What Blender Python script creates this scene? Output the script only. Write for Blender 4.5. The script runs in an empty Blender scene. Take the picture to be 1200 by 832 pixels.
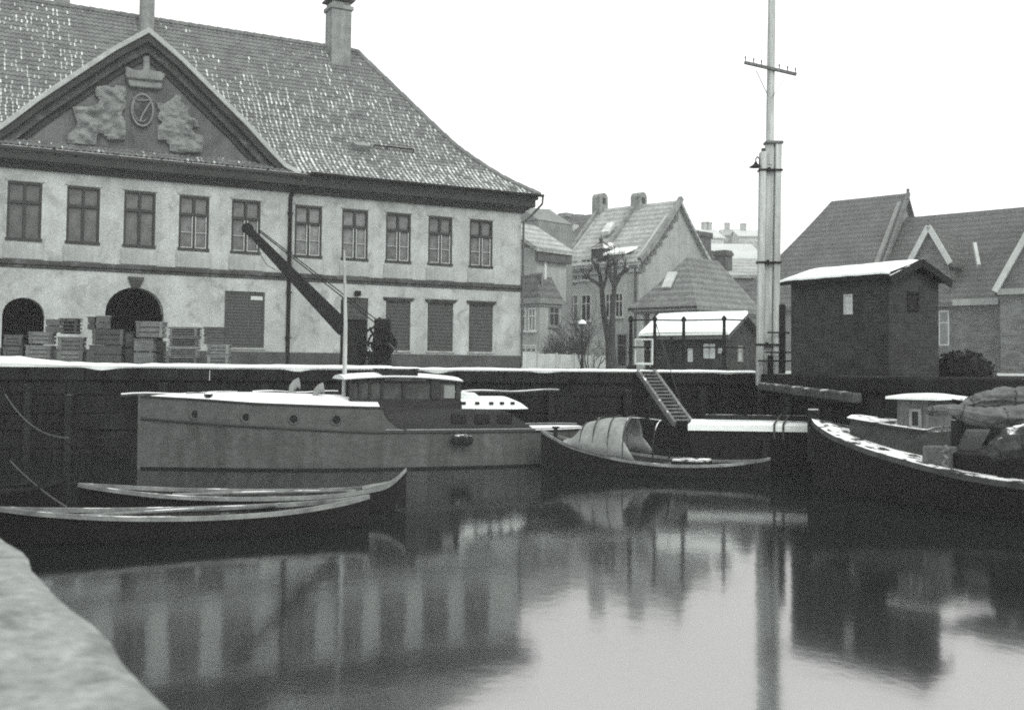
import bpy, bmesh, math, random
from mathutils import Vector, Matrix
R = math.radians
rnd = random.Random(7)
sc = bpy.context.scene
COL = sc.collection

# ---------------------------------------------------------------- camera model (photograph measured at 1200 x 832)
FPX, CX, PY0 = 1250.0, 600.0, 376.0
CAM = Vector((0.0, 0.0, 2.35))
PITCH = math.atan((428.0 - PY0) / FPX)
ROLL = R(0.62)
FWD = Vector((0, math.cos(PITCH), math.sin(PITCH)))
_r0, _u0 = Vector((1, 0, 0)), Vector((0, -math.sin(PITCH), math.cos(PITCH)))
RGT = _r0 * math.cos(ROLL) + _u0 * math.sin(ROLL)
UPV = _u0 * math.cos(ROLL) - _r0 * math.sin(ROLL)
ZQ = 2.2                                   # quay level above the water


def ray(px, py):
    return FWD * FPX + RGT * (px - CX) + UPV * (PY0 - py)


def on_z(px, py, z):
    d = ray(px, py)
    return CAM + d * ((z - CAM.z) / d.z)


def on_y(px, py, y):
    d = ray(px, py)
    return CAM + d * ((y - CAM.y) / d.y)


class Fr:
    """local frame of a thing: origin, turn about the vertical"""
    def __init__(s, x, y, th, z0=0.0):
        s.o = Vector((x, y, z0)); s.th = th
        s.ex = Vector((math.cos(th), math.sin(th), 0)); s.ey = Vector((-math.sin(th), math.cos(th), 0))

    def loc(s, p):
        q = p - s.o
        return (q.dot(s.ex), q.dot(s.ey), q.z)

    def world(s, x, y, z=0):
        return s.o + s.ex * x + s.ey * y + Vector((0, 0, z))

    def P(s, px, py, y=0.0):
        d = ray(px, py); t = (y - (CAM - s.o).dot(s.ey)) / d.dot(s.ey)
        return s.loc(CAM + d * t)

    def PX(s, px, py, x=0.0):
        d = ray(px, py); t = (x - (CAM - s.o).dot(s.ex)) / d.dot(s.ex)
        return s.loc(CAM + d * t)

    def PZ(s, px, py, z):
        return s.loc(on_z(px, py, z + s.o.z))


def fr_px(px, D, th, z0=0.0):
    p = on_y(px, 428, D)
    return Fr(p.x, D, th, z0)


# ---------------------------------------------------------------- scene objects
def tag(o, label=None, cat=None, group=None, kind=None):
    if label: o['label'] = label
    if cat: o['category'] = cat
    if group: o['group'] = group
    if kind: o['kind'] = kind
    return o


def thing(name, label, cat, f, group=None):
    o = bpy.data.objects.new(name, None)
    COL.objects.link(o)
    o.empty_display_size = .3
    o.location = f.o; o.rotation_euler = (0, 0, f.th)
    return tag(o, label, cat, group)


def children(o):
    return list(o.children)


def copy_tree(o, parent=None):
    kids = children(o)
    c = o.copy(); COL.objects.link(c)
    if parent is not None: c.parent = parent
    for k in kids: copy_tree(k, c)
    return c


class MB:
    def __init__(s):
        s.v = []; s.f = []; s.m = []

    def face(s, pts, m=0):
        i = len(s.v); s.v += [tuple(p) for p in pts]
        s.f.append(tuple(range(i, i + len(pts)))); s.m.append(m)

    def grid(s, rows, m=0, closed=False):
        i = len(s.v); n = len(rows[0])
        for r in rows: s.v += [tuple(p) for p in r]
        for a in range(len(rows) - 1):
            for b in range(n if closed else n - 1):
                c = (b + 1) % n
                s.f.append((i + a * n + b, i + a * n + c, i + (a + 1) * n + c, i + (a + 1) * n + b))
                s.m.append(m(a, b) if callable(m) else m)

    def box(s, x0, x1, y0, y1, z0, z1, m=0):
        s.hexa([(x0, y0, z0), (x1, y0, z0), (x1, y1, z0), (x0, y1, z0)], [(x0, y0, z1), (x1, y0, z1), (x1, y1, z1), (x0, y1, z1)], m)

    def hexa(s, lo, hi, m=0):
        i = len(s.v); s.v += [tuple(p) for p in lo] + [tuple(p) for p in hi]; n = len(lo)
        s.f.append(tuple(i + k for k in reversed(range(n)))); s.f.append(tuple(i + n + k for k in range(n)))
        for k in range(n):
            l = (k + 1) % n
            s.f.append((i + k, i + l, i + n + l, i + n + k))
        s.m += [m] * (n + 2)

    def prism(s, poly, off, m=0):
        """polygon (3D points) pushed along the vector off"""
        o = Vector(off)
        s.hexa([Vector(p) for p in poly], [Vector(p) + o for p in poly], m)

    def bar(s, p, q, w, h=None, up=(0, 0, 1), m=0):
        h = w if h is None else h
        p, q = Vector(p), Vector(q); d = (q - p).normalized(); u = Vector(up)
        if abs(d.dot(u)) > .98: u = Vector((0, 1, 0))
        a = d.cross(u).normalized(); b = a.cross(d)
        a *= w / 2; b *= h / 2
        s.hexa([p - a - b, p + a - b, p + a + b, p - a + b], [q - a - b, q + a - b, q + a + b, q - a + b], m)

    def tube(s, path, r, n=8, m=0, cap=True):
        path = [Vector(p) for p in path]; k = len(path)
        rr = r if isinstance(r, (list, tuple)) else [r] * k
        rows = []; last = None
        for i in range(k):
            d = (path[min(i + 1, k - 1)] - path[max(i - 1, 0)])
            d = d.normalized() if d.length > 1e-9 else Vector((0, 0, 1))
            ref = last if last is not None else (Vector((1, 0, 0)) if abs(d.x) < .8 else Vector((0, 1, 0)))
            a = (ref - d * ref.dot(d))
            a = a.normalized() if a.length > 1e-6 else d.orthogonal().normalized()
            last = a; b = d.cross(a)
            rows.append([path[i] + (a * math.cos(2 * math.pi * j / n) + b * math.sin(2 * math.pi * j / n)) * rr[i] for j in range(n)])
        s.grid(rows, m, closed=True)
        if cap:
            s.face(list(reversed(rows[0])), m); s.face(rows[-1], m)

    def lathe(s, prof, c=(0, 0, 0), n=14, m=0, axis='z'):
        rows = []
        for r, z in prof:
            row = []
            for j in range(n):
                a = 2 * math.pi * j / n; u, v = r * math.cos(a), r * math.sin(a)
                q = (u, v, z) if axis == 'z' else ((z, u, v) if axis == 'x' else (u, z, v))
                row.append((c[0] + q[0], c[1] + q[1], c[2] + q[2]))
            rows.append(row)
        s.grid(rows, m, closed=True)
        s.face(list(reversed(rows[0])), m); s.face(rows[-1], m)

    def build(s, name, mats, parent=None, smooth=False, bevel=0, merge=0, seg=1, noise=0, recalc=True):
        me = bpy.data.meshes.new(name)
        me.from_pydata(s.v, [], s.f)
        mats = mats if isinstance(mats, (list, tuple)) else [mats]
        for m in mats: me.materials.append(m)
        me.polygons.foreach_set('material_index', s.m)
        bm = bmesh.new(); bm.from_mesh(me)
        if merge: bmesh.ops.remove_doubles(bm, verts=bm.verts, dist=merge)
        bmesh.ops.dissolve_degenerate(bm, edges=bm.edges, dist=1e-5)
        if recalc: bmesh.ops.recalc_face_normals(bm, faces=bm.faces)
        if noise:
            for v in bm.verts: v.co += Vector((rnd.uniform(-1, 1), rnd.uniform(-1, 1), rnd.uniform(-1, 1))) * noise
        bm.to_mesh(me); bm.free()
        if smooth:
            me.polygons.foreach_set('use_smooth', [True] * len(me.polygons))
            if smooth != 'all':
                me.set_sharp_from_angle(angle=R(40))
        o = bpy.data.objects.new(name, me)
        COL.objects.link(o)
        if parent is not None: o.parent = parent
        if bevel:
            b = o.modifiers.new('edge', 'BEVEL'); b.width = bevel; b.segments = seg; b.limit_method = 'ANGLE'; b.angle_limit = R(35)
        return o


# ---------------------------------------------------------------- materials (a monochrome print, slightly cool in the mids)
def g(v):
    return (v * .935, v * 1.0, v * .98, 1.0)


def mat(name, v, var=.25, sc_=3.0, rough=.85, bump=.25, bsc=30.0, stretch=(1, 1, 1), snow=0.0, snsc=3.0,
        streak=0.0, rand=0.0, spec=.25, fine=.12, stain=0.0, stain_v=.05, stsc=.6, rows=0.0, rowdir='Z', metal=0, brick=0.0):
    m = bpy.data.materials.new(name); m.use_nodes = True
    nt = m.node_tree; N = nt.nodes; L = nt.links
    b = N['Principled BSDF']; b.inputs['Roughness'].default_value = rough
    b.inputs['Specular IOR Level'].default_value = spec; b.inputs['Metallic'].default_value = metal
    tc = N.new('ShaderNodeTexCoord'); mp = N.new('ShaderNodeMapping'); mp.inputs['Scale'].default_value = stretch
    L.new(tc.outputs['Object'], mp.inputs['Vector'])

    def noise(scale, det=4, vec=None, dist=0.0):
        n = N.new('ShaderNodeTexNoise'); n.inputs['Scale'].default_value = scale; n.inputs['Detail'].default_value = det
        n.inputs['Roughness'].default_value = .6; n.inputs['Distortion'].default_value = dist
        L.new(vec or mp.outputs['Vector'], n.inputs['Vector']); return n.outputs['Fac']

    def rng(src, a, c, lo, hi):
        r = N.new('ShaderNodeMapRange'); r.inputs['From Min'].default_value = a; r.inputs['From Max'].default_value = c
        r.inputs['To Min'].default_value = lo; r.inputs['To Max'].default_value = hi
        L.new(src, r.inputs['Value']); return r.outputs['Result']

    def mul(a, c, op='MULTIPLY'):
        n = N.new('ShaderNodeMath'); n.operation = op
        for i, x in enumerate((a, c)):
            if isinstance(x, (int, float)): n.inputs[i].default_value = x
            else: L.new(x, n.inputs[i])
        return n.outputs[0]
    val = rng(noise(sc_, 5), .3, .7, v * (1 - var), v * (1 + var))
    if fine: val = mul(val, rng(noise(bsc * 1.3, 3), .3, .7, 1 - fine, 1 + fine))
    if streak:
        m2 = N.new('ShaderNodeMapping'); m2.inputs['Scale'].default_value = (2.2, 2.2, .16)
        L.new(tc.outputs['Object'], m2.inputs['Vector'])
        val = mul(val, rng(noise(1.7, 5, m2.outputs['Vector']), .38, .68, 1 - streak, 1 + streak * .45))
    if stain:
        f = rng(noise(stsc, 7, dist=.6), .52, .66, 0, stain)
        mx = N.new('ShaderNodeMix'); mx.data_type = 'FLOAT'
        L.new(f, mx.inputs['Factor']); L.new(val, mx.inputs['A']); mx.inputs['B'].default_value = stain_v
        val = mx.outputs['Result']
    if rand:
        oi = N.new('ShaderNodeObjectInfo')
        val = mul(val, rng(oi.outputs['Random'], 0, 1, 1 - rand, 1 + rand))
    rowout = None
    if rows:
        w = N.new('ShaderNodeTexWave'); w.bands_direction = rowdir; w.inputs['Scale'].default_value = rows
        w.inputs['Distortion'].default_value = .6; w.inputs['Detail'].default_value = 2; w.inputs['Detail Scale'].default_value = 3
        L.new(tc.outputs['Object'], w.inputs['Vector'])
        rowout = w.outputs['Fac']
        val = mul(val, rng(rowout, 0, 1, .78, 1.12))
    if brick:
        sx_ = N.new('ShaderNodeSeparateXYZ'); L.new(tc.outputs['Object'], sx_.inputs[0]); cx_ = N.new('ShaderNodeCombineXYZ')
        L.new(mul(sx_.outputs[0], sx_.outputs[1], 'ADD'), cx_.inputs[0]); L.new(sx_.outputs[2], cx_.inputs[1])
        bt = N.new('ShaderNodeTexBrick'); bt.inputs['Scale'].default_value = 1.0 / brick; bt.inputs['Mortar Size'].default_value = .03
        bt.inputs['Color1'].default_value = (.7, .7, .7, 1); bt.inputs['Color2'].default_value = (1.35, 1.35, 1.35, 1); bt.inputs['Mortar'].default_value = (1.5, 1.5, 1.5, 1)
        bt.inputs['Bias'].default_value = 0; bt.inputs['Row Height'].default_value = .3; bt.inputs['Brick Width'].default_value = 1.0
        L.new(cx_.outputs[0], bt.inputs['Vector']); bwn = N.new('ShaderNodeRGBToBW'); L.new(bt.outputs['Color'], bwn.inputs[0])
        val = mul(val, bwn.outputs[0])
    sepc = N.new('ShaderNodeCombineColor')
    L.new(mul(val, .935), sepc.inputs[0]); L.new(val, sepc.inputs[1]); L.new(mul(val, .98), sepc.inputs[2])
    colr = sepc.outputs[0]
    if snow:
        ge = N.new('ShaderNodeNewGeometry'); sx = N.new('ShaderNodeSeparateXYZ'); L.new(ge.outputs['Normal'], sx.inputs[0])
        up = rng(sx.outputs['Z'], .6, .85, 0, 1)
        n3 = rng(noise(snsc, 5, tc.outputs['Object']), .62 - .5 * snow, .70 - .5 * snow, 0, 1)
        f = mul(up, n3)
        mx = N.new('ShaderNodeMix'); mx.data_type = 'RGBA'
        L.new(f, mx.inputs['Factor']); L.new(colr, mx.inputs['A']); mx.inputs['B'].default_value = (.8, .82, .82, 1)
        colr = mx.outputs['Result']
    L.new(colr, b.inputs['Base Color'])
    if bump:
        bp = N.new('ShaderNodeBump'); bp.inputs['Strength'].default_value = bump; bp.inputs['Distance'].default_value = .03
        h = noise(bsc, 5)
        if rowout is not None: h = mul(h, rowout, 'ADD')
        L.new(h, bp.inputs['Height']); L.new(bp.outputs['Normal'], b.inputs['Normal'])
    return m


M = {}
M['plaster'] = mat('weathered plaster', .34, .2, 1.1, .9, .35, 14, streak=.10, stain=.75, stain_v=.185, stsc=1.5, fine=.2)
M['plaster_panel'] = mat('plaster panel', .30, .22, 1.4, .9, .3, 18, streak=.2)
M['stone_dark'] = mat('weathered dark stone', .05, .35, 1.6, .9, .4, 20, streak=.25, stain=.5, stain_v=.15, stsc=2.0)
M['cornice'] = mat('tarred cornice timber', .028, .35, 2.0, .8, .3, 20, stretch=(.3, 1, 1), snow=.45, snsc=5)
M['plinth'] = mat('plinth stone', .055, .3, 2.0, .9, .3, 14)
M['relief'] = mat('lichened relief stone', .165, .25, 2.5, .9, .5, 14, stain=.3, stain_v=.08, stsc=2)
M['tympanum'] = mat('dark stained plaster', .105, .3, 1.0, .9, .4, 16, streak=.2, stain=.75, stain_v=.06, stsc=.8)
M['verge'] = mat('weathered lead verge', .30, .2, 3, .7, .2, 20, snow=.3)
M['tile'] = mat('roof tile', .135, .3, 2.0, .8, .3, 20, fine=.25)
M['snow'] = mat('snow', .82, .04, 4, .7, .35, 14, fine=.03)
M['frost_tile'] = mat('frosted tile', .38, .25, 9, .8, .3, 20, fine=.2)
M['snow_tile'] = mat('snow on tile', .60, .10, 9, .75, .3, 20, fine=.1)
M['roof_mid'] = mat('grey tile roof', .14, .2, .8, .9, .35, 6, rows=.95, fine=.35)
M['hull_wood'] = mat('dark planked hull', .017, .35, 2, .8, .3, 14, stretch=(.4, 1, 3), spec=.1)
M['vent'] = mat('pale vent paint', .2, .2, 4, .6, .1, 20)
M['wheel_wood'] = mat('dull deckhouse wood', .115, .3, 4, .85, .3, 20, stretch=(4, 4, .4), spec=.1)
M['chim'] = mat('chimney render', .20, .3, 2, .9, .4, 14, streak=.25)
M['chim_dark'] = mat('sooty chimney', .075, .3, 2, .9, .4, 14, snow=.3)
M['frame'] = mat('dark window paint', .025, .2, 6, .6, .1, 40, rand=.2)
M['sash'] = mat('pale sash paint', .42, .2, 8, .6, .1, 40)
M['glass'] = mat('old window glass', .085, .6, 2.4, .12, .04, 3, rand=.6, spec=.5, fine=0)
M['glass_dark'] = mat('dark window glass', .03, .4, 1.5, .1, .04, 3, rand=.4, spec=.5, fine=0)
M['shutter'] = mat('grey shutter boards', .055, .2, 3, .75, .3, 24, stretch=(6, 1, .5), rand=.12)
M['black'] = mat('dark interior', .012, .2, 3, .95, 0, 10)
M['iron'] = mat('black iron', .012, .3, 6, .8, .25, 40, spec=.12)
M['iron_grey'] = mat('grey iron pipe', .07, .3, 6, .6, .2, 40)
M['timber_dark'] = mat('tarred timber', .018, .35, 5, .9, .35, 26, stretch=(1, 1, 1), snow=.35, snsc=3, spec=.08)
M['timber'] = mat('grey weathered timber', .13, .3, 5, .85, .35, 30, stretch=(1, 1, .3), rand=.25, snow=.12)
M['timber_pale'] = mat('pale weathered timber', .42, .25, 5, .85, .35, 26, stretch=(3, 3, .25), streak=.3)
M['crate'] = mat('crate boards', .125, .3, 6, .85, .4, 30, stretch=(1, 3, 3), rand=.4, snow=.75, snsc=4)
M['crate_dark'] = mat('dark crate boards', .06, .3, 6, .85, .4, 30, stretch=(1, 3, 3), rand=.35, snow=.55, snsc=4)
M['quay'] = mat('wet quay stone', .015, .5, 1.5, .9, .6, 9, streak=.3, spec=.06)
M['ground'] = mat('trodden snow and cobbles', .34, .5, .9, .9, .4, 12)
M['near_stone'] = mat('rough granite', .10, .35, 3, .9, .6, 14)
M['brick_dark'] = mat('dark brick', .024, .3, 3.0, .9, .5, 16, stain=.4, stain_v=.045, stsc=2.5, fine=.3, brick=.26)
M['brick_mid'] = mat('grey brick', .10, .2, 1.5, .9, .4, 10, fine=.25, stain=.3, stain_v=.09, stsc=.8, brick=.45)
M['roof_far'] = mat('far roof tiles', .085, .22, .6, .85, .35, 5, rows=.85, fine=.3)
M['roof_snowy'] = mat('snow dusted tiles', .27, .25, .8, .85, .35, 6, rows=.95, fine=.4, stain=.45, stain_v=.36, stsc=2.6)
M['wall_pale'] = mat('pale house render', .38, .15, 1.0, .9, .2, 12, streak=.15)
M['wall_grey'] = mat('grey house render', .29, .15, 1.0, .9, .25, 12, streak=.12)
M['wall_mid'] = mat('dull house render', .19, .2, 1.2, .9, .25, 12, streak=.12)
M['trim_pale'] = mat('pale trim', .45, .15, 2, .8, .1, 12, snow=.4)
M['fence'] = mat('white painted fence boards', .42, .12, 2, .8, .15, 20, streak=.15)
M['bark'] = mat('wet bark', .035, .35, 6, .95, .6, 14, snow=.18)
M['twig'] = mat('bare twigs', .045, .3, 6, .95, 0, 14)
M['hull_grey'] = mat('grey hull paint', .07, .2, 1.3, .6, .3, 9, stretch=(.5, 1, 1), streak=.3, stain=.55, stain_v=.05, stsc=1.1, fine=.2)
M['hull_upper'] = mat('grey topside paint', .066, .2, 1.8, .55, .25, 9, stretch=(.5, 1, 1), streak=.15, fine=.2)
M['hull_black'] = mat('black tarred hull', .006, .4, 2, .6, .25, 12, spec=.2)
M['varnish'] = mat('dark varnished wood', .021, .35, 3, .5, .15, 16, stretch=(.3, 1, 3), spec=.2)
M['white_paint'] = mat('white deck paint', .62, .1, 3, .6, .1, 18, snow=.8)
M['gunwale'] = mat('worn gunwale wood', .17, .5, 3, .85, .3, 20, snow=.16, snsc=1.6, spec=.1)
M['gunwale_dark'] = mat('worn dark gunwale', .05, .4, 4, .85, .3, 20, snow=.2, snsc=2.5, spec=.1)
M['inside'] = mat('boat inside wood', .03, .5, 3, .9, .4, 14, snow=.1, snsc=3, spec=.08)
M['canvas'] = mat('pale boat canvas', .23, .2, 3, .9, .35, 9, streak=.1)
M['tarp'] = mat('grey tarpaulin', .11, .35, 3.5, .9, .5, 14)
M['deck_snow'] = mat('deck with patchy snow', .04, .3, 3, .85, .4, 14, snow=.40, snsc=3.6, spec=.1)
M['rope'] = mat('hemp rope', .06, .3, 9, .95, .2, 40)
M['rope_dark'] = mat('wet rope', .05, .3, 9, .95, .2, 40)
M['ring'] = mat('porthole metal', .40, .2, 9, .4, 0, 40, metal=.3)
M['shrub'] = mat('dark heaped nets', .012, .4, 5, .95, .4, 14)
M['hill'] = mat('winter hillside', .20, .5, .06, .95, .2, 2)
# ================================================================ main building
TH = math.atan2(1.0, 1.861)
B = fr_px(609, 42.0, TH, ZQ)
bld = thing('harbour_building', 'large plastered two storey building with pediment and snowy tiled hipped roof', 'building', B)
zc_bot = B.P(609, 250)[2]; zc_top = B.P(609, 231)[2]
zs_bot = B.P(609, 342)[2]; zs_top = B.P(609, 334.5)[2]
z_pl = B.P(609, 417)[2]
UW = [(8, 48.5, 213, 281.5), (77.5, 116.5, 218.4, 286), (144, 182, 224.4, 289), (209, 244, 230, 293.5), (270.6, 304, 235, 297),
      (345.3, 377.3, 241.9, 303), (400.8, 431, 246, 305.8), (452, 481.6, 251, 309), (502.4, 529.4, 254.7, 312.5), (550, 577.5, 259.7, 315)]
LW = [(262, 309, 345.5, 406.7), (400, 431, 349.5, 424), (452, 481, 350, 410.8), (501, 531, 353.6, 411.8), (549.6, 577.5, 355, 412.5)]


def rect_of(r, y=0.0):
    xm = (r[0] + r[1]) / 2; ym = (r[2] + r[3]) / 2
    return (B.P(r[0], ym, y)[0], B.P(r[1], ym, y)[0], B.P(xm, r[3], y)[2], B.P(xm, r[2], y)[2])


UR = [rect_of(r) for r in UW]; LR = [rect_of(r) for r in LW]
ww = sum(r[1] - r[0] for r in UR) / len(UR); wh = sum(r[3] - r[2] for r in UR) / len(UR)
wz0 = sum(r[2] for r in UR) / len(UR)
UC = [(r[0] + r[1]) / 2 for r in UR]
UR = [(c - ww / 2, c + ww / 2, wz0, wz0 + wh) for c in UC]
lz0 = sum(LR[i][2] for i in (0, 2, 3, 4)) / 4; lz1 = sum(LR[i][3] for i in (1, 2, 3, 4)) / 4
LR = [(LR[0][0], LR[0][1], lz0, lz1 + .05), (LR[1][0], LR[1][1], 0.06, lz1)] + [(r[0], r[1], lz0, lz1) for r in LR[2:]]
a2 = (B.P(122.5, 380)[0], B.P(191, 380)[0], 0.02, B.P(157, 337)[2])
a1 = (B.P(2, 380)[0], B.P(51.5, 380)[0], 0.02, B.P(28, 349)[2])
XC = (B.P(162, 255)[0] + (a2[0] + a2[1]) / 2) / 2          # pavilion axis
XJ = B.P(337, 300)[0]                                      # right edge of the pavilion
XL = 2 * XC - XJ                                           # its left edge
X_END = 2 * XC                                             # mirrored far end of the house
print('BLD', 'eave', zc_top, zc_bot, 'string', zs_bot, 'win', ww, wh, 'XC', XC, 'XJ', XJ, [round(c, 2) for c in UC], a1, a2)


def wall_cells(mb, x0, x1, z0, z1, y, rects, reveal, m=0):
    xs = sorted({x0, x1} | {x for r in rects for x in r[:2] if x0 < x < x1})
    zs = sorted({z0, z1} | {z for r in rects for z in r[2:] if z0 < z < z1})
    for i in range(len(xs) - 1):
        for j in range(len(zs) - 1):
            cx, cz = (xs[i] + xs[i + 1]) / 2, (zs[j] + zs[j + 1]) / 2
            if any(r[0] < cx < r[1] and r[2] < cz < r[3] for r in rects): continue
            mb.face([(xs[i], y, zs[j]), (xs[i + 1], y, zs[j]), (xs[i + 1], y, zs[j + 1]), (xs[i], y, zs[j + 1])], m)
    for r in rects:
        a, b, c, d = r
        yb = y + reveal
        mb.face([(a, y, c), (a, yb, c), (a, yb, d), (a, y, d)], m); mb.face([(b, y, c), (b, y, d), (b, yb, d), (b, yb, c)], m)
        mb.face([(a, y, d), (a, yb, d), (b, yb, d), (b, y, d)], m); mb.face([(a, y, c), (b, y, c), (b, yb, c), (a, yb, c)], m)


YP = -.10                                                  # the pavilion stands proud
w = MB()
inp = [r for r in UR + LR if XL < r[0] and r[1] < XJ]; outp = [r for r in UR + LR if r[0] > XJ]
wall_cells(w, XJ, 0, 0, zc_top, 0, outp, .16)
wall_cells(w, XL, XJ, 0, zc_top, YP, inp + [a1, a2], .2)
wall_cells(w, X_END, XL, 0, zc_top, 0, [], .16)
DEEP = 10.5
w.face([(XJ, YP, 0), (XJ, 0, 0), (XJ, 0, zc_top), (XJ, YP, zc_top)])
w.face([(XL, YP, 0), (XL, 0, 0), (XL, 0, zc_top), (XL, YP, zc_top)])
w.face([(0, 0, 0), (0, DEEP, 0), (0, DEEP, zc_top), (0, 0, zc_top)])
w.face([(X_END, 0, 0), (X_END, DEEP, 0), (X_END, DEEP, zc_top), (X_END, 0, zc_top)])
w.face([(X_END, DEEP, 0), (0, DEEP, 0), (0, DEEP, zc_top), (X_END, DEEP, zc_top)])
for (a, b, c, d) in (a1, a2):                              # arch spandrels
    zsx = d - (b - a) * .46; n = 12; cx = (a + b) / 2; hw = (b - a) / 2
    arc = [(cx - hw * math.cos(math.pi * k / n), zsx + (d - zsx) * math.sin(math.pi * k / n)) for k in range(n + 1)]
    for side in (0, 1):
        pts = arc[:n // 2 + 1] if side == 0 else arc[n // 2:]
        cor = (a, d) if side == 0 else (b, d)
        for k in range(len(pts) - 1):
            w.face([(cor[0], YP, cor[1]), (pts[k][0], YP, pts[k][1]), (pts[k + 1][0], YP, pts[k + 1][1])])
    for k in range(n):
        w.face([(arc[k][0], YP, arc[k][1]), (arc[k + 1][0], YP, arc[k + 1][1]), (arc[k + 1][0], YP + .5, arc[k + 1][1]), (arc[k][0], YP + .5, arc[k][1])])
w.build('wall', M['plaster'], bld, recalc=False)
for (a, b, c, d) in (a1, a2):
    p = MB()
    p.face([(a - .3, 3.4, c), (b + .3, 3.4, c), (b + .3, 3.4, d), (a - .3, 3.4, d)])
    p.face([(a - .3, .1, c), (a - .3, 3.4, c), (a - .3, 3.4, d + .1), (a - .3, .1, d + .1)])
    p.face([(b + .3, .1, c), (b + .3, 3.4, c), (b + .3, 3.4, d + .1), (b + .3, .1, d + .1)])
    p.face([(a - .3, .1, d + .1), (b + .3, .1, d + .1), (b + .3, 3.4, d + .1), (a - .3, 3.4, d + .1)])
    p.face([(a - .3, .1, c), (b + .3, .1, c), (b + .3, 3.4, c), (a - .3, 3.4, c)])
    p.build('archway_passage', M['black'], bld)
# plinth
p = MB()
edges = sorted([(a1[0], a1[1]), (a2[0], a2[1])])
p.box(XJ + .02, 0.05, -.06, .3, 0, z_pl)
for x0, x1 in ((XL - .04, a1[0]), (a1[1], a2[0]), (a2[1], XJ + .06)):
    if x1 > x0: p.box(x0, x1, YP - .06, .3, 0, z_pl)
p.build('plinth', M['plinth'], bld, bevel=.015)
# string course: a stepped band
p = MB()
for dy, z0, z1 in ((.10, zs_bot + .10, zs_top), (.05, zs_bot, zs_bot + .10)):
    p.box(XJ + .002, dy, -dy, .2, z0, z1); p.box(XL - dy, XJ + dy, YP - dy, .2, z0, z1)
p.build('string_course', M['stone_dark'], bld, bevel=.02)
# main cornice
p = MB()
for dy, a, b in ((.12, 0, .18), (.24, .18, .34), (.42, .34, .78), (.5, .78, 1.0)):
    z0 = zc_bot + (zc_top - zc_bot) * a; z1 = zc_bot + (zc_top - zc_bot) * b
    p.box(XJ + .5, dy, -dy, .2, z0, z1); p.box(XL - dy - .1, XJ + .5, YP - dy, .2, z0, z1); p.box(X_END, XL - dy - .1, -dy, .2, z0, z1)
    p.box(0.02, dy, .2, DEEP, z0, z1)
p.build('cornice', M['cornice'], bld, bevel=.02)

# windows of the upper floor: frame > pane, sash
def upper_window():
    fm = MB(); hw = ww / 2; y0, y1 = .03, .13; zt = wh * .655
    fm.box(-hw, -hw + .075, y0, y1, 0, wh); fm.box(hw - .075, hw, y0, y1, 0, wh)
    fm.box(-hw, hw, y0 - .012, y1 + .01, wh - .08, wh + .012); fm.box(-hw - .03, hw + .03, y0 - .07, y1 + .01, -.012, .085)
    fm.box(-hw + .02, hw - .02, y0 - .02, y1 - .01, zt - .05, zt + .05)
    fm.box(-.045, .045, y0 - .008, y1 - .015, .05, wh - .05)
    o = fm.build('window', M['frame'], bld, bevel=.008)
    pn = MB(); pn.face([(-hw + .05, .11, .06), (hw - .05, .11, .06), (hw - .05, .11, wh - .06), (-hw + .05, .11, wh - .06)])
    q = pn.build('pane', M['glass'], o)
    s = MB()
    for x in (-.062, .05): s.box(x, x + .022, .025, .104, .1, zt - .05)
    s.box(hw - .10, hw - .08, .028, .104, .1, zt - .05); s.box(-hw + .08, hw - .08, .03, .1, .09, .115)
    s.box(-hw + .08, hw - .08, .045, .1, zt * .5, zt * .5 + .018)
    s.build('sash', M['sash'], o)
    return o


w0 = upper_window()
for i, c in enumerate(UC):
    o = w0 if i == 0 else copy_tree(w0, bld)
    o.location = (c, YP if c < XJ else 0, wz0)
for o in sorted((q for q in bld.children if q.name.startswith('window')), key=lambda q: q.location.x)[:3]:
    for q in list(o.children):
        if q.name.startswith('sash'): bpy.data.objects.remove(q)
# segmental lintels and aprons
lm = MB(); n = 8; hw = ww / 2 + .06
arc = [(-hw + 2 * hw * k / n, .06 + .17 * math.sin(math.pi * k / n)) for k in range(n + 1)]
lm.prism([(x, -.035, z) for x, z in [(-hw, 0.0)] + arc + [(hw, 0.0)]], (0, .06, 0))
l0 = lm.build('lintel', M['plaster_panel'], bld, bevel=.012)
ap = MB(); ap.box(-hw - .02, hw + .02, -.03, .02, 0, wz0 - .06 - zs_top - .04)
p0 = ap.build('apron_panel', M['plaster_panel'], bld, bevel=.012)
for i, c in enumerate(UC):
    y = YP if c < XJ else 0
    for src, z in ((l0, wz0 + wh + .015), (p0, zs_top + .02)):
        o = src if i == 0 else copy_tree(src, bld)
        o.location = (c, y, z)
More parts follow.
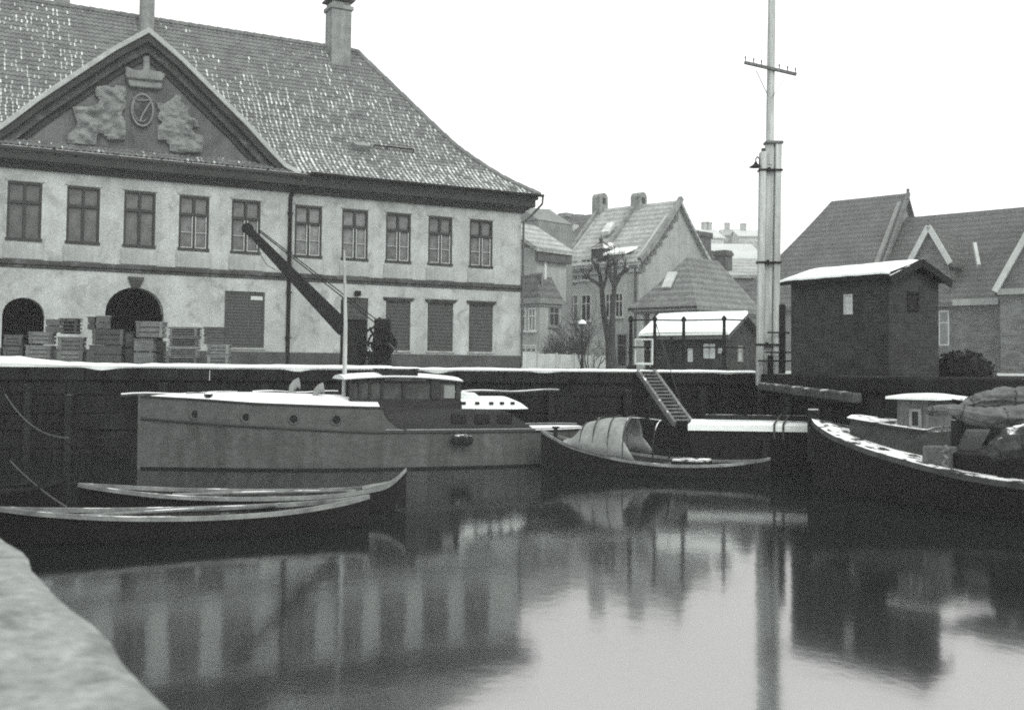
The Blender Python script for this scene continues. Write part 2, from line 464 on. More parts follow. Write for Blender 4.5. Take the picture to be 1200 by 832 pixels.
# lower shuttered openings
for i, r in enumerate(LR):
    y = YP if r[0] < XJ else 0
    s = MB(); a, b, c, d = r
    s.box(a, b, y + .07, y + .12, c, d)
    nb = 9
    if i != 0:
        for k in range(14):
            z = c + (d - c) * (k + .5) / 14
            s.box(a + .05, b - .05, y + .05, y + .07, z - (d - c) / 28 * .86, z + (d - c) / 28 * .7)
    else:
        for k in range(18):
            z = c + (d - c) * (k + .5) / 18
            s.box(a + .06, b - .06, y + .05, y + .07, z - (d - c) / 36 * .86, z + (d - c) / 36 * .8)
        s.box(a, a + .06, y + .03, y + .071, c, d); s.box(b - .06, b, y + .03, y + .071, c, d)
    o = s.build('door' if i == 1 else 'shutter', M['shutter'], bld, bevel=.006)
    if i == 0:
        q = MB(); q.box(b - .48, b - .07, y + .038, y + .048, d - .28, d - .15); q.build('notice', M['sash'], o)
    if i in (2, 3, 4):
        h = MB(); h.box(a - .12, b + .12, y - .10, y + .05, d + .002, d + .07); h.box(a - .07, b + .07, y - .05, y + .05, d - .06, d + .002)
        h.build('hood_moulding', M['stone_dark'], bld, bevel=.012)
    if i != 1:
        h = MB(); h.box(a - .05, b + .05, y - .05, y + .06, c - .07, c - .002); h.build('sill', M['plaster_panel'], bld, bevel=.01)
# keystone over the archway, plank leaning in the small arch
k = MB(); cx = (a2[0] + a2[1]) / 2
k.hexa([(cx - .12, YP - .1, a2[3] - .03), (cx + .12, YP - .1, a2[3] - .03), (cx + .12, YP + .02, a2[3] - .03), (cx - .12, YP + .02, a2[3] - .03)],
       [(cx - .26, YP - .16, a2[3] + .34), (cx + .26, YP - .16, a2[3] + .34), (cx + .26, YP + .02, a2[3] + .34), (cx - .26, YP + .02, a2[3] + .34)])
k.build('keystone', M['stone_dark'], bld, bevel=.02)
# small lamp bracket over the door
k = MB(); q = B.P(418, 345); k.box(q[0] - .1, q[0] + .1, -.22, -.02, q[2] - .07, q[2] + .12); k.build('bracket_lamp', M['iron'], bld, bevel=.02)

# ---------------- hipped bell-cast roof of single pantiles
OV = .5
hips = [(628, 232), (590, 210), (545, 181), (520, 160), (470, 112), (418, 62)]
prof = []
for px, py in hips:                                        # the hip stands over the plan line x = -w, y = +w (w measured inward)
    d = ray(px, py); n_ = B.ex + B.ey                      # plane x + y = 0 in the local frame
    t = -((CAM - B.o).dot(n_)) / d.dot(n_)
    q = B.loc(CAM + d * t); prof.append((q[1], q[2]))
print('ROOF', [(round(a, 2), round(b, 2)) for a, b in prof])
prof[0] = (-OV - .04, zc_top + .02)
WR, ZR = prof[-1]


def smooth_prof(pr, n=60):
    out = []
    for i in range(len(pr) - 1):
        p0 = pr[max(i - 1, 0)]; p1 = pr[i]; p2 = pr[i + 1]; p3 = pr[min(i + 2, len(pr) - 1)]
        for k_ in range(n // (len(pr) - 1)):
            t = k_ / (n // (len(pr) - 1))
            out.append(tuple(.5 * (2 * p1[j] + (p2[j] - p0[j]) * t + (2 * p0[j] - 5 * p1[j] + 4 * p2[j] - p3[j]) * t * t + (3 * p1[j] - p0[j] - 3 * p2[j] + p3[j]) * t ** 3) for j in (0, 1)))
    out.append(pr[-1]); return out


SP = smooth_prof(prof)
acc = [0.0]
for i in range(1, len(SP)): acc.append(acc[-1] + math.dist(SP[i], SP[i - 1]))
SLEN = acc[-1]


def prof_at(v):
    v = min(max(v, 0), SLEN)
    for i in range(1, len(SP)):
        if v <= acc[i]:
            t = (v - acc[i - 1]) / (acc[i] - acc[i - 1]); a, b = SP[i - 1], SP[i]
            L_ = acc[i] - acc[i - 1]
            return a[0] + (b[0] - a[0]) * t, a[1] + (b[1] - a[1]) * t, (b[0] - a[0]) / L_, (b[1] - a[1]) / L_
    return SP[-1][0], SP[-1][1], .7, .7


from mathutils import noise as mn
rt = MB()
CWT, RH = .175, .225
nrow = int(SLEN / RH)
XVIS = B.P(-30, 100, 0)[0] - 1.0
ncol = int((OV - XVIS) / CWT)
for r_ in range(nrow + 1):
    v0, v1 = r_ * RH, min((r_ + 1) * RH + .05, SLEN)
    if v0 >= SLEN: break
    w0_, z0_, tw, tz = prof_at(v0); w1_, z1_, tw1, tz1 = prof_at(v1)
    nx, nz = -tz, tw
    for c_ in range(ncol):
        xr = OV + .05 - c_ * CWT
        if xr - CWT < XVIS: break
        hipx0 = -w0_; hipx1 = -w1_
        if xr - CWT > hipx0: continue
        h = r_ / nrow
        P_ = mn.noise(Vector((xr * .4, v0 * .33, 3.1))) * .8 + mn.noise(Vector((xr * 1.3, v0 * 1.0, 8.1))) * .55 + mn.noise(Vector((xr * 4.1, v0 * .7, 1.1))) * .3
        prob = 1.15 - h * .9 if h < .26 else max(-.06, .90 - (h - .26) * 1.22)
        prob += P_ * (.3 if h < .15 else .62)
        if XL - .6 < xr < XJ + .3 and r_ < 3: prob = .12
        has = rnd.random() < prob; kind_ = 1 if rnd.random() < .16 + .5 * max(0, P_) + .5 * max(0, .25 - h) * 4 * .6 else 2
        full = has and h < .2 and rnd.random() < .6 and not (XL - .6 < xr < XJ + .3)
        lo, hi, lip = [], [], []
        jz = rnd.uniform(-.006, .006)
        for s_ in range(5):
            t = s_ / 4
            ht = .045 * (.5 + .5 * math.cos(2 * math.pi * t)) + jz
            x = xr - CWT * t
            xa, xb = min(x, hipx0), min(x, hipx1)
            e0 = ht + .035; e1 = ht
            lo.append((xa, w0_ + nx * e0, z0_ + nz * e0)); hi.append((xb, w1_ + nx * e1, z1_ + nz * e1)); lip.append((xa, w0_ + nx * (e0 - .045), z0_ + nz * (e0 - .045)))
        k0 = rnd.choice((1, 2))
        kk = k0

        def mm(a, b, has=has, full=full, kk=kk, kd=kind_):
            if a == 0: return kd if full and b in (1, 2) else 0
            return kd if has and (b == kk or (full and b in (1, 2))) else 0
        rt.grid([lip, lo, hi], mm)
rt.build('roof', [M['tile'], M['snow_tile'], M['frost_tile']], bld, recalc=False)
# plain slopes that close the roof: hip end, rear, far part
rp = MB()
fr_rows = [[(XVIS + .1, a, b), (X_END + a, a, b)] for a, b in SP]
rp.grid(fr_rows)
rp.grid([[(-a, a, b - .015), (-a, DEEP - a, b - .015)] for a, b in SP])
rp.grid([[(X_END + a, a, b), (X_END + a, DEEP - a, b)] for a, b in SP])
rp.grid([[(-a, DEEP - a, b - .015), (X_END + a, DEEP - a, b - .015)] for a, b in SP])
rp.grid([[(-a - .02, a + .02, b - .06), (XVIS, a + .02, b - .06)] for a, b in SP])
rp.build('roof_back', M['roof_far'], bld, recalc=False)
rdg = MB()
hipl = [(-a, a, b + .05) for a, b in SP[::4]] + [(-WR, WR, ZR + .05)]
segs = [(hipl[i], hipl[i + 1]) for i in range(len(hipl) - 1)]
xx = -WR
while xx > XVIS:
    segs.append(((xx, WR, ZR + .05), (xx - .38, WR, ZR + .05))); xx -= .36
for a, b in segs: rdg.tube([a, b], [.10, .125], 7)
rdg.build('ridge_tile', M['tile'], bld)
# gutter and downpipes
gt = MB()
ge_ = -OV - .12
gt.tube([(XJ + .6, ge_, zc_top + .02), (OV + .16, ge_, zc_top + .02)], .06, 8)
gt.build('gutter', M['iron'], bld)
dp = MB(); x = B.P(337.5, 320)[0]
dp.tube([(x + .32, -.5, zc_top), (x + .25, -.48, zc_top - .2), (x, -.14, zc_bot - .15), (x, -.14, .1)], .075, 8)
for z in (1.0, 2.6, 4.0, 5.4): dp.box(x - .1, x + .1, -.2, .02, z, z + .05)
dp.build('downpipe', M['iron'], bld)
dp = MB()
dp.tube([(OV + .13, ge_, zc_top), (OV + .10, ge_, zc_top - .3), (.3, -.25, zc_bot - .12), (.06, -.09, zc_bot - .35), (.03, -.09, .1)], .045, 8)
dp.build('downpipe', M['iron_grey'], bld)
dp = MB(); q = (-.05,)
# skylight hatch and snow guard on the roof


def roof_pt(px, py):
    """point on the front slope seen at a pixel"""
    best = None
    for i in range(240):
        v = SLEN * i / 239; a, b, _, _ = prof_at(v)
        q = B.P(px, py, a); e = q[2] - b
        if best is None or abs(e) < best[0]: best = (abs(e), q[0], v)
    return best[1], best[2]


hx, hv = roof_pt(422, 175); a, b, tw, tz = prof_at(hv)
hm = MB()
ctr = Vector((hx, a, b)); U = Vector((1, 0, 0)); V = Vector((0, tw, tz)); Nn = Vector((0, -tz, tw))
hm.hexa([ctr + U * s * .30 + V * t * .25 + Nn * .02 for s, t in ((-1, -1), (1, -1), (1, 1), (-1, 1))],
        [ctr + U * s * .30 + V * t * .25 + Nn * (.24 - .1 * t) for s, t in ((-1, -1), (1, -1), (1, 1), (-1, 1))])
hm.build('roof_hatch', M['chim'], bld, bevel=.01)
x0, v0 = roof_pt(437, 174); x1, v1 = roof_pt(484, 180)
gm = MB(); a, b, tw, tz = prof_at((v0 + v1) / 2); up_ = Vector((0, -tz * .16, tw * .16))
pp = [Vector((x0 + (x1 - x0) * t, a, b)) + up_ for t in (0, .33, .66, 1)]
gm.bar(pp[0], pp[-1], .05, .05)
for q in pp: gm.bar(q, q - up_ * 1.1, .04)
gm.build('snow_guard', M['iron'], bld)

# ---------------- chimneys
def chimney(px0, px1, pytop, wy, capped):
    pm = (px0 + px1) / 2
    q0 = B.P(px0, 40, wy); q1 = B.P(px1, 40, wy); qt = B.P(pm, pytop, wy)
    # its width shows both faces: s + s*tan of the turn
    s = (q1[0] - q0[0]) / 1.45
    xm = (q0[0] + q1[0]) / 2; z1 = qt[2]; zb = ZR - 1.2; h = s / 2
    c = MB()
    c.box(xm - h, xm + h, wy - h, wy + h, zb, z1 - .45)
    c.box(xm - h - .07, xm + h + .07, wy - h - .07, wy + h + .07, z1 - .45, z1 - .28)
    c.box(xm - h + .03, xm + h - .03, wy - h + .03, wy + h - .03, z1 - .28, z1 - .12)
    c.box(xm - h - .02, xm + h + .02, wy - h - .02, wy + h + .02, zb, zb + .5)
    o = c.build('chimney', M['chim'], bld, bevel=.02)
    if capped:
        k = MB(); k.box(xm - h - .12, xm + h + .12, wy - h - .12, wy + h + .12, z1 - .05, z1 + .03)
        k.hexa([(xm + sx * (h + .12), wy + sy * (h + .12), z1 + .03) for sx, sy in ((-1, -1), (1, -1), (1, 1), (-1, 1))],
               [(xm + sx * h * .7, wy + sy * h * .7, z1 + .16) for sx, sy in ((-1, -1), (1, -1), (1, 1), (-1, 1))])
        for sx in (-1, 1):
            for sy in (-1, 1): k.box(xm + sx * (h - .08) - .06, xm + sx * (h - .08) + .06, wy + sy * (h - .08) - .06, wy + sy * (h - .08) + .06, z1 - .13, z1 - .04)
        k.build('chimney_cap', M['chim_dark'], o)
    return o


chimney(379.5, 413, 2, WR - .2, True)
chimney(160, 183, -25, WR - .4, True)
chimney(61, 81, -8, WR + .6, True)

# ---------------- pediment
YT = YP - .02
rk = [(175, 32), (215.5, 67.3), (256, 107.7), (293, 144.8), (320, 175), (336.6, 192), (353.5, 202)]
pr = []
for px, py in rk:
    q = B.P(px, py, YP - .5); pr.append((q[0], q[2]))
print('PED', [(round(a - XC, 2), round(b - zc_top, 2)) for a, b in pr], 'left', [(round(B.P(5, 138, YP - .5)[0] - XC, 2), round(B.P(5, 138, YP - .5)[2] - zc_top, 2))])
xa = pr[0][0]; zt0 = zc_top + .02
half = [(x - xa, z) for x, z in pr]
half[-1] = (max(half[-1][0], half[-2][0] + .3), zt0 + .04)
XA = xa
outl = [(XA - x, z) for x, z in reversed(half)] + [(XA + x, z) for x, z in half[1:]]
ty = MB()
ty.face([(x, YT, z - .1) for x, z in outl])
ty.build('tympanum', M['tympanum'], bld)


def offset_line(pts, d):
    out = []
    for i in range(len(pts)):
        a = Vector(pts[max(i - 1, 0)]); b = Vector(pts[min(i + 1, len(pts) - 1)]); t = (b - a).normalized()
        nrm = Vector((-t.y, t.x))
        if i == len(pts) // 2:                             # the apex keeps a mitred corner
            nrm = Vector((0, 1)) * 1.28
        out.append((pts[i][0] - nrm.x * d, pts[i][1] - nrm.y * d))
    return out


def rake(name, d0, d1, yout, m, yin=.15):
    a = offset_line(outl, d0); b = offset_line(outl, d1); q = MB()
    rows = []
    for (xa_, za), (xb, zb_) in zip(a, b):
        rows.append([(xa_, yin, za), (xa_, YP - yout, za), (xb, YP - yout, zb_), (xb, yin, zb_)])
    q.grid(rows, closed=True); q.face(rows[0]); q.face(rows[-1])
    return q.build(name, m, bld, bevel=.012)


rake('verge_board', 0, .15, .5, M['verge'])
rake('raking_cornice', .152, .36, .42, M['cornice'])
rake('raking_moulding', .362, .60, .24, M['stone_dark'])
rake('raking_fillet', .602, .78, .10, M['cornice'])
# roof of the pediment running back into the main slope
pv = MB(); rows = []
for x, z in outl: rows.append([(x, YP - .48, z - .01), (x, WR, z - .01)])
pv.grid(rows); pv.build('pediment_roof', M['roof_snowy'], bld)


def relief(poly, th):
    m_ = MB(); pts = [B.P(u / 2.972, v / 2.972, YT) for u, v in poly]
    m_.prism([(p[0], YT - th, p[2]) for p in pts], (0, th + .03, 0)); return m_


L_ = [(330, 310), (370, 300), (395, 320), (400, 300), (435, 305), (440, 330), (425, 345), (440, 365), (415, 400), (435, 430), (435, 490), (370, 490), (370, 468),
      (335, 468), (335, 510), (235, 505), (232, 478), (262, 455), (265, 425), (250, 375), (335, 375), (350, 345), (330, 335)]
R_ = [(540, 360), (575, 365), (600, 350), (610, 330), (628, 340), (630, 365), (655, 375), (650, 410), (680, 420), (690, 445), (660, 445), (665, 465), (705, 475), (708, 500),
      (700, 535), (640, 535), (630, 540), (590, 530), (585, 495), (548, 490), (545, 450), (570, 430), (545, 410), (560, 390)]
C_ = [(435, 235), (470, 250), (495, 250), (497, 200), (518, 200), (520, 250), (560, 255), (575, 265), (565, 280), (560, 315), (450, 305), (440, 280), (435, 265)]
def inside(p, poly):
    c_ = False; n_ = len(poly)
    for i_ in range(n_):
        (x0_, y0_), (x1_, y1_) = poly[i_], poly[(i_ + 1) % n_]
        if (y0_ > p[1]) != (y1_ > p[1]) and p[0] < (x1_ - x0_) * (p[1] - y0_) / (y1_ - y0_) + x0_: c_ = not c_
    return c_


def carved(poly, seed):
    """a supporter in relief: stepped block with a rounded, weathered carved face"""
    o = relief(poly, .13).build('relief_supporter', M['relief'], bld, bevel=.025, seg=2)
    pl = [(p_[0], p_[2]) for p_ in (B.P(u / 2.972, v / 2.972, YT) for u, v in poly)]
    xs_ = [p_[0] for p_ in pl]; zs_ = [p_[1] for p_ in pl]; st_ = .035; q_ = MB()
    nx_, nz_ = int((max(xs_) - min(xs_)) / st_), int((max(zs_) - min(zs_)) / st_); H = {}
    for a_ in range(-1, nx_ + 2):
        for b_ in range(-1, nz_ + 2):
            x, z = min(xs_) + a_ * st_, min(zs_) + b_ * st_
            ed = sum(inside((x + dx * .09, z + dz * .09), pl) for dx, dz in ((1, 0), (-1, 0), (0, 1), (0, -1), (0, 0))) / 5
            bl = abs(mn.noise(Vector((x * 2.1, z * 2.1, seed)))) * .30 + abs(mn.noise(Vector((x * 5.2, z * 5.2, seed + 4)))) * .14
            H[a_, b_] = (x, YT - .10 - ed ** 1.5 * (.05 + bl), z, ed)
    for a_ in range(-1, nx_ + 1):
        for b_ in range(-1, nz_ + 1):
            c_ = [H[a_, b_], H[a_ + 1, b_], H[a_ + 1, b_ + 1], H[a_, b_ + 1]]
            if min(v[3] for v in c_) > .35: q_.face([v[:3] for v in c_])
    q_.build('relief_carving', M['relief'], o, smooth='all', merge=.001)


carved(L_, 2.0); carved(R_, 17.0)
cr = relief(C_, .18).build('relief_crown', M['relief'], bld, bevel=.03)
q = MB(); pt = [B.P(u / 2.972, v / 2.972, YT - .20) for u, v in ((438, 272), (568, 285))]
q.bar((pt[0][0], YT - .19, pt[0][2]), (pt[1][0], YT - .19, pt[1][2]), .06, .06); q.build('crown_band', M['stone_dark'], cr)
c0 = B.P(494 / 2.972, 387 / 2.972, YT); ax = B.P(533 / 2.972, 387 / 2.972, YT)[0] - c0[0]; az = c0[2] - B.P(494 / 2.972, 445 / 2.972, YT)[2]
ov = MB(); ov.prism([(c0[0] + ax * math.cos(t), YT - .10, c0[2] + az * math.sin(t)) for t in [2 * math.pi * i / 24 for i in range(24)]], (0, .12, 0))
sh = ov.build('monogram_shield', M['stone_dark'], bld, bevel=.03)
rg = MB()
pth = [(c0[0] + ax * .95 * math.cos(t), YT - .125, c0[2] + az * .95 * math.sin(t)) for t in [2 * math.pi * i / 28 for i in range(29)]]
rg.tube(pth, .035, 6, cap=False)
st = [B.P(u / 2.972, v / 2.972, YT - .13) for u, v in ((462, 343), (480, 350), (505, 351), (530, 348), (512, 375), (497, 400), (487, 425))]
rg.tube(st, .032, 6)
cpath = [B.P(u / 2.972, v / 2.972, YT - .13) for u, v in ((512, 412), (500, 425), (478, 420), (466, 395), (463, 370), (470, 352))]
rg.tube(cpath, .02, 6)
rg.build('monogram', M['relief'], sh)
# ================================================================ water, ground, quays
HAZE, EXPO = .0009, .88
QA = Vector((-14.6, 26 - 6.6 * .2784, 0)); QB = Vector((6.85, 30.13, 0)); QC = Vector((7.0, 21.1, 0)); QD = Vector((46, 13.2, 0))
wm = bpy.data.materials.new('harbour water'); wm.use_nodes = True
nt = wm.node_tree; N = nt.nodes; L = nt.links; b = N['Principled BSDF']
b.inputs['Base Color'].default_value = (.010, .012, .012, 1); b.inputs['Roughness'].default_value = .085; b.inputs['IOR'].default_value = 4.4
tc = N.new('ShaderNodeTexCoord'); hs = None
for s_, d_, am in ((1.3, 3, 1.0), (5.5, 3, .3)):
    n_ = N.new('ShaderNodeTexNoise'); n_.inputs['Scale'].default_value = s_; n_.inputs['Detail'].default_value = d_
    mp = N.new('ShaderNodeMapping'); mp.inputs['Scale'].default_value = (1, .7, 1); L.new(tc.outputs['Object'], mp.inputs[0]); L.new(mp.outputs[0], n_.inputs['Vector'])
    q = N.new('ShaderNodeMath'); q.operation = 'MULTIPLY'; q.inputs[1].default_value = am; L.new(n_.outputs['Fac'], q.inputs[0])
    if hs is None: hs = q.outputs[0]
    else:
        a_ = N.new('ShaderNodeMath'); a_.operation = 'ADD'; L.new(hs, a_.inputs[0]); L.new(q.outputs[0], a_.inputs[1]); hs = a_.outputs[0]
bp = N.new('ShaderNodeBump'); bp.inputs['Strength'].default_value = .04; bp.inputs['Distance'].default_value = .05
L.new(hs, bp.inputs['Height']); L.new(bp.outputs[0], b.inputs['Normal'])
mb = MB(); mb.face([(-120, -160, 0), (240, -160, 0), (240, 60, 0), (-120, 60, 0)])
tag(mb.build('water', wm), kind='structure')
mb = MB(); mb.face([(-120, -160, -2.6), (240, -160, -2.6), (240, 60, -2.6), (-120, 60, -2.6)])
tag(mb.build('harbour_bed_terrain', M['quay']), kind='structure')

E1 = on_z(172, 832, 1.7); E2 = on_z(3, 646, 1.7); ED = (E2 - E1).normalized(); EN = Vector((-ED.y, ED.x, 0))
if EN.x > 0: EN = -EN
mb = MB()
inn = .7                                                     # the ground starts behind the wall stones
far = [(QA.x, QA.y + inn), (QB.x + inn, QB.y + inn), (QC.x + inn, QC.y + inn), (QD.x, QD.y + inn), (700, QD.y + inn), (700, 1200), (-700, 1200), (-700, QA.y + inn)]
mb.face([(x, y, ZQ - .012) for x, y in far])
mb.build('ground', M['ground'])
tag(bpy.data.objects['ground'], kind='structure')
mb = MB(); mb.face([(7.75, 30.5, ZQ - .007), (7.75, 21.2, ZQ - .007), (30, 16.6, ZQ - .007), (30, 36, ZQ - .007)])
tag(mb.build('wet_quay_pavement', M['quay']), kind='structure')
s0 = E1 - ED * 9; s1 = E2 + ED * 19
mb = MB(); a = s0 + EN * .8; c = s1 + EN * .8
mb.face([(a.x, a.y, .85), (c.x, c.y, .85), (c.x - 60, c.y, .85), (-150, c.y, .85), (-150, a.y - 20, .85), (a.x, a.y - 20, .85)])
tag(mb.build('near_quay_ground', M['ground']), kind='structure')


def block_wall(mb, p, q, z0, z1, bw=1.1, bh=.42, dep=.65, face_in=1):
    p, q = Vector(p), Vector(q); d = (q - p).normalized(); L_ = (q - p).length
    nrm = Vector((-d.y, d.x, 0)) * face_in                     # away from the water
    z = z0; row = 0
    while z < z1 - .02:
        zt = min(z + bh * rnd.uniform(.9, 1.1), z1); s = -(row % 2) * bw * .5
        while s < L_:
            e = s + bw * rnd.uniform(.7, 1.3); a = max(s, 0); b_ = min(e, L_)
            if b_ - a > .05:
                o = rnd.uniform(0, .06); g_ = .012
                pts = [p + d * (a + g_) + nrm * o, p + d * (b_ - g_) + nrm * o, p + d * (b_ - g_) + nrm * dep, p + d * (a + g_) + nrm * dep]
                mb.hexa([(v.x, v.y, z + g_) for v in pts], [(v.x, v.y, zt - g_) for v in pts])
            s = e
        z = zt; row += 1
    o = nrm * .07
    mb.hexa([(v.x, v.y, z0) for v in (p + o, q + o, q + nrm * (dep - .02), p + nrm * (dep - .02))], [(v.x, v.y, z1 - .02) for v in (p + o, q + o, q + nrm * (dep - .02), p + nrm * (dep - .02))])


def coping(mb, p, q, z0, z1, dep=.75, over=.06, bw=1.5, face_in=1):
    p, q = Vector(p), Vector(q); d = (q - p).normalized(); L_ = (q - p).length; nrm = Vector((-d.y, d.x, 0)) * face_in
    s = 0
    while s < L_ - .01:
        e = min(s + bw * rnd.uniform(.75, 1.25), L_); j = rnd.uniform(-.015, .015); zz = rnd.uniform(-.02, .0)
        pts = [p + d * (s + .006) - nrm * (over + j), p + d * (e - .006) - nrm * (over + j), p + d * (e - .006) + nrm * dep, p + d * (s + .006) + nrm * dep]
        mb.hexa([(v.x, v.y, z0) for v in pts], [(v.x, v.y, z1 + zz) for v in pts]); s = e


def quay(label, p, q, posts):
    f = Fr(0, 0, 0); t = thing('quay_wall', label, 'quay wall', f)
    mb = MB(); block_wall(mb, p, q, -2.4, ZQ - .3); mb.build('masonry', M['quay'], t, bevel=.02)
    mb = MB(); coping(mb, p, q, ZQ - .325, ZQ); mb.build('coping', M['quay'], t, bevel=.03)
    d = (q - p).normalized(); nrm = Vector((-d.y, d.x, 0))
    for s in posts:
        c = p + d * s - nrm * .16; w = rnd.uniform(.09, .13)
        mb = MB(); mb.tube([(c.x, c.y, -2), (c.x + .01, c.y, 0), (c.x, c.y + .02, ZQ - .35 - rnd.uniform(0, .35))], w, 9)
        mb.build('fender_pile', M['timber_dark'], t)
    return t


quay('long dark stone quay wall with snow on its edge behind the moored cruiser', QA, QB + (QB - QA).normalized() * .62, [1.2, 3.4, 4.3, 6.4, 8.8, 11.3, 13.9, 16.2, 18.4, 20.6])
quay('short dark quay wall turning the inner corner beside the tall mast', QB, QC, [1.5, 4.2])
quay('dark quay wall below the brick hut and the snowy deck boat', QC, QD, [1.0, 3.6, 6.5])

# snow lying along the quay edge
def snow_strip(p, q, thick, width, name='snow'):
    d = (q - p).normalized(); L_ = (q - p).length; nrm = Vector((-d.y, d.x, 0)); n = int(L_ / .1)
    rows = []
    for i in range(n + 1):
        s = L_ * i / n; c = p + d * s; h = thick(s)
        e = .05 + .03 * mn.noise(Vector((s * 1.7, 2.2, 0))); dr = max(0, mn.noise(Vector((s * 1.1, 9.2, 0)))) ** 2 * .16 + .012
        if 'gap' in name: pass
        row = []
        for dn, z in ((-.062, -dr), (-.085 - e * .4, h * .35), (-.06 - e * .2, h * .8), (.08, h), (width * .5, h * (.95 + .2 * mn.noise(Vector((s * .9, 4, 1))))), (width, h * .5), (width + .02, -.06)):
            v = c + nrm * dn; row.append((v.x, v.y, ZQ + z))
        rows.append(row)
    mb = MB(); mb.grid(rows); o = mb.build(name, M['snow'], smooth=True); tag(o, kind='stuff'); return o


LA = (QB - QA).length


def th_a(s):
    h = .10 + .03 * mn.noise(Vector((s * .8, 0, 0))) + .02 * mn.noise(Vector((s * 3, 5, 0)))
    if s < 4.2: h += .13 * min(1, (4.2 - s) / 1.0)
    if s > 12: h -= .03
    return max(.05, h)


snow_strip(QA, QB, th_a, 1.3)
snow_strip(QC + (QD - QC).normalized() * 4.2, QC + (QD - QC).normalized() * 6.3, lambda s: .05, .5)

# near parapet with old snow, at the photographer's elbow
par = thing('parapet', 'pale rough stone parapet with old snow in the near corner', 'wall', Fr(0, 0, 0))
mb = MB(); block_wall(mb, s0, s1, -2.3, 1.35, 1.0, .4, .75, 1 if EN.dot(Vector((-ED.y, ED.x, 0))) > 0 else -1); mb.build('masonry', M['near_stone'], par, bevel=.02)
nS = 150; rows = []
for i in range(nS + 1):
    s = (s1 - s0).length * i / nS; c = s0 + ED * s
    j = .028 * mn.noise(Vector((s * 1.7, 0, 3))) + .02 * mn.noise(Vector((s * 4.5, 1, 3))); row = []
    for dn, z in ((.0, 1.352), (-.05 - j, 1.42), (-.06 - j, 1.62), (-.045 - j, 1.69), (.0 - j, 1.705), (.25, 1.71), (.45, 1.70), (.68, 1.69), (.78, 1.62), (.80, 1.36)):
        zz = z + .009 * mn.noise(Vector((s * 2.2, dn * 5, 7))) + .007 * mn.noise(Vector((s * 7, dn * 9, 2)))
        v = c + EN * dn; row.append((v.x, v.y, zz))
    rows.append(row)
mb = MB(); mb.grid(rows)
M['cope'] = mat('granite coping under thin ice', .24, .3, 4.0, .9, .7, 18, stain=.9, stain_v=.11, stsc=4.0, fine=.25)
cp = mb.build('coping', M['cope'], par, smooth=True)
# far hill behind the town
hl = MB(); rows = []
for i in range(41):
    x = -260 + 13 * i; row = []
    for j in range(14):
        y = 150 + 26 * j
        h = 38 * (1 - math.exp(-((y - 140) / 130.0))) * (.45 + .55 * math.exp(-((x - 40) / 130.0) ** 2)) + 3 * mn.noise(Vector((x * .02, y * .02, 0)))
        row.append((x, y, ZQ - 1 + max(0, h) * (1 if y > 155 else .2)))
    rows.append(row)
hl.grid(rows); ho_ = hl.build('hill_terrain', M['hill'], smooth=True); tag(ho_, kind='structure')
# ================================================================ houses beyond the quay
T45 = math.atan2(.72, .69)


def roof_gable(mb, x0, x1, y0, y1, ze, zr, over=.35, th=.16, axis='y', curve=0.0, hip0=0, hip1=0, n=6):
    """pitched roof over a rectangle; ridge along axis; hip0/hip1 = run of the hipped end at the low/high end"""
    if axis == 'y': a0, a1, b0, b1 = x0, x1, y0, y1
    else: a0, a1, b0, b1 = y0, y1, x0, x1
    mid = (a0 + a1) / 2; half = mid - a0
    rows = []
    for i in range(n + 1):
        t = i / n
        off = (half + over) * (1 - t); z = ze - over * (zr - ze) / half * .6 + (zr - ze + over * (zr - ze) / half * .6) * (t if not curve else t ** (1 + curve))
        rows.append((off, z, hip0 * t, hip1 * t))
    for sgn in (-1, 1):
        for dz in (0, -th):
            R_ = []
            for off, z, h0, h1 in rows:
                s0_, s1_ = b0 - over + (h0 and h0 / hip0 * (hip0 + over)), b1 + over - (h1 and h1 / hip1 * (hip1 + over))
                u = mid + sgn * off
                R_.append([(u, s0_, z + dz), (u, s1_, z + dz)] if axis == 'y' else [(s0_, u, z + dz), (s1_, u, z + dz)])
            mb.grid(R_)
    for end, hp in ((0, hip0), (1, hip1)):
        pl = []
        for off, z, h0, h1 in rows:
            s_ = (b0 - over + (h0 and h0 / hip0 * (hip0 + over))) if end == 0 else (b1 + over - (h1 and h1 / hip1 * (hip1 + over)))
            pl.append((off, z, s_))
        for dz in ((0, -th) if hp else (0,)):
            if hp:
                mb.grid([[(mid - o, s_, z + dz), (mid + o, s_, z + dz)] if axis == 'y' else [(s_, mid - o, z + dz), (s_, mid + o, z + dz)] for o, z, s_ in pl])
        if not hp:
            for sgn in (-1, 1):
                mb.grid([[((mid + sgn * o, s_, z) if axis == 'y' else (s_, mid + sgn * o, z)), ((mid + sgn * o, s_, z - th) if axis == 'y' else (s_, mid + sgn * o, z - th))] for o, z, s_ in pl])
    for sgn in (-1, 1):                                    # eave fascia
        off, z, _, _ = rows[0]; u = mid + sgn * off
        q = [(u, b0 - over, z), (u, b1 + over, z), (u, b1 + over, z - th), (u, b0 - over, z - th)]
        mb.face(q if axis == 'y' else [(y, x, z_) for x, y, z_ in q])


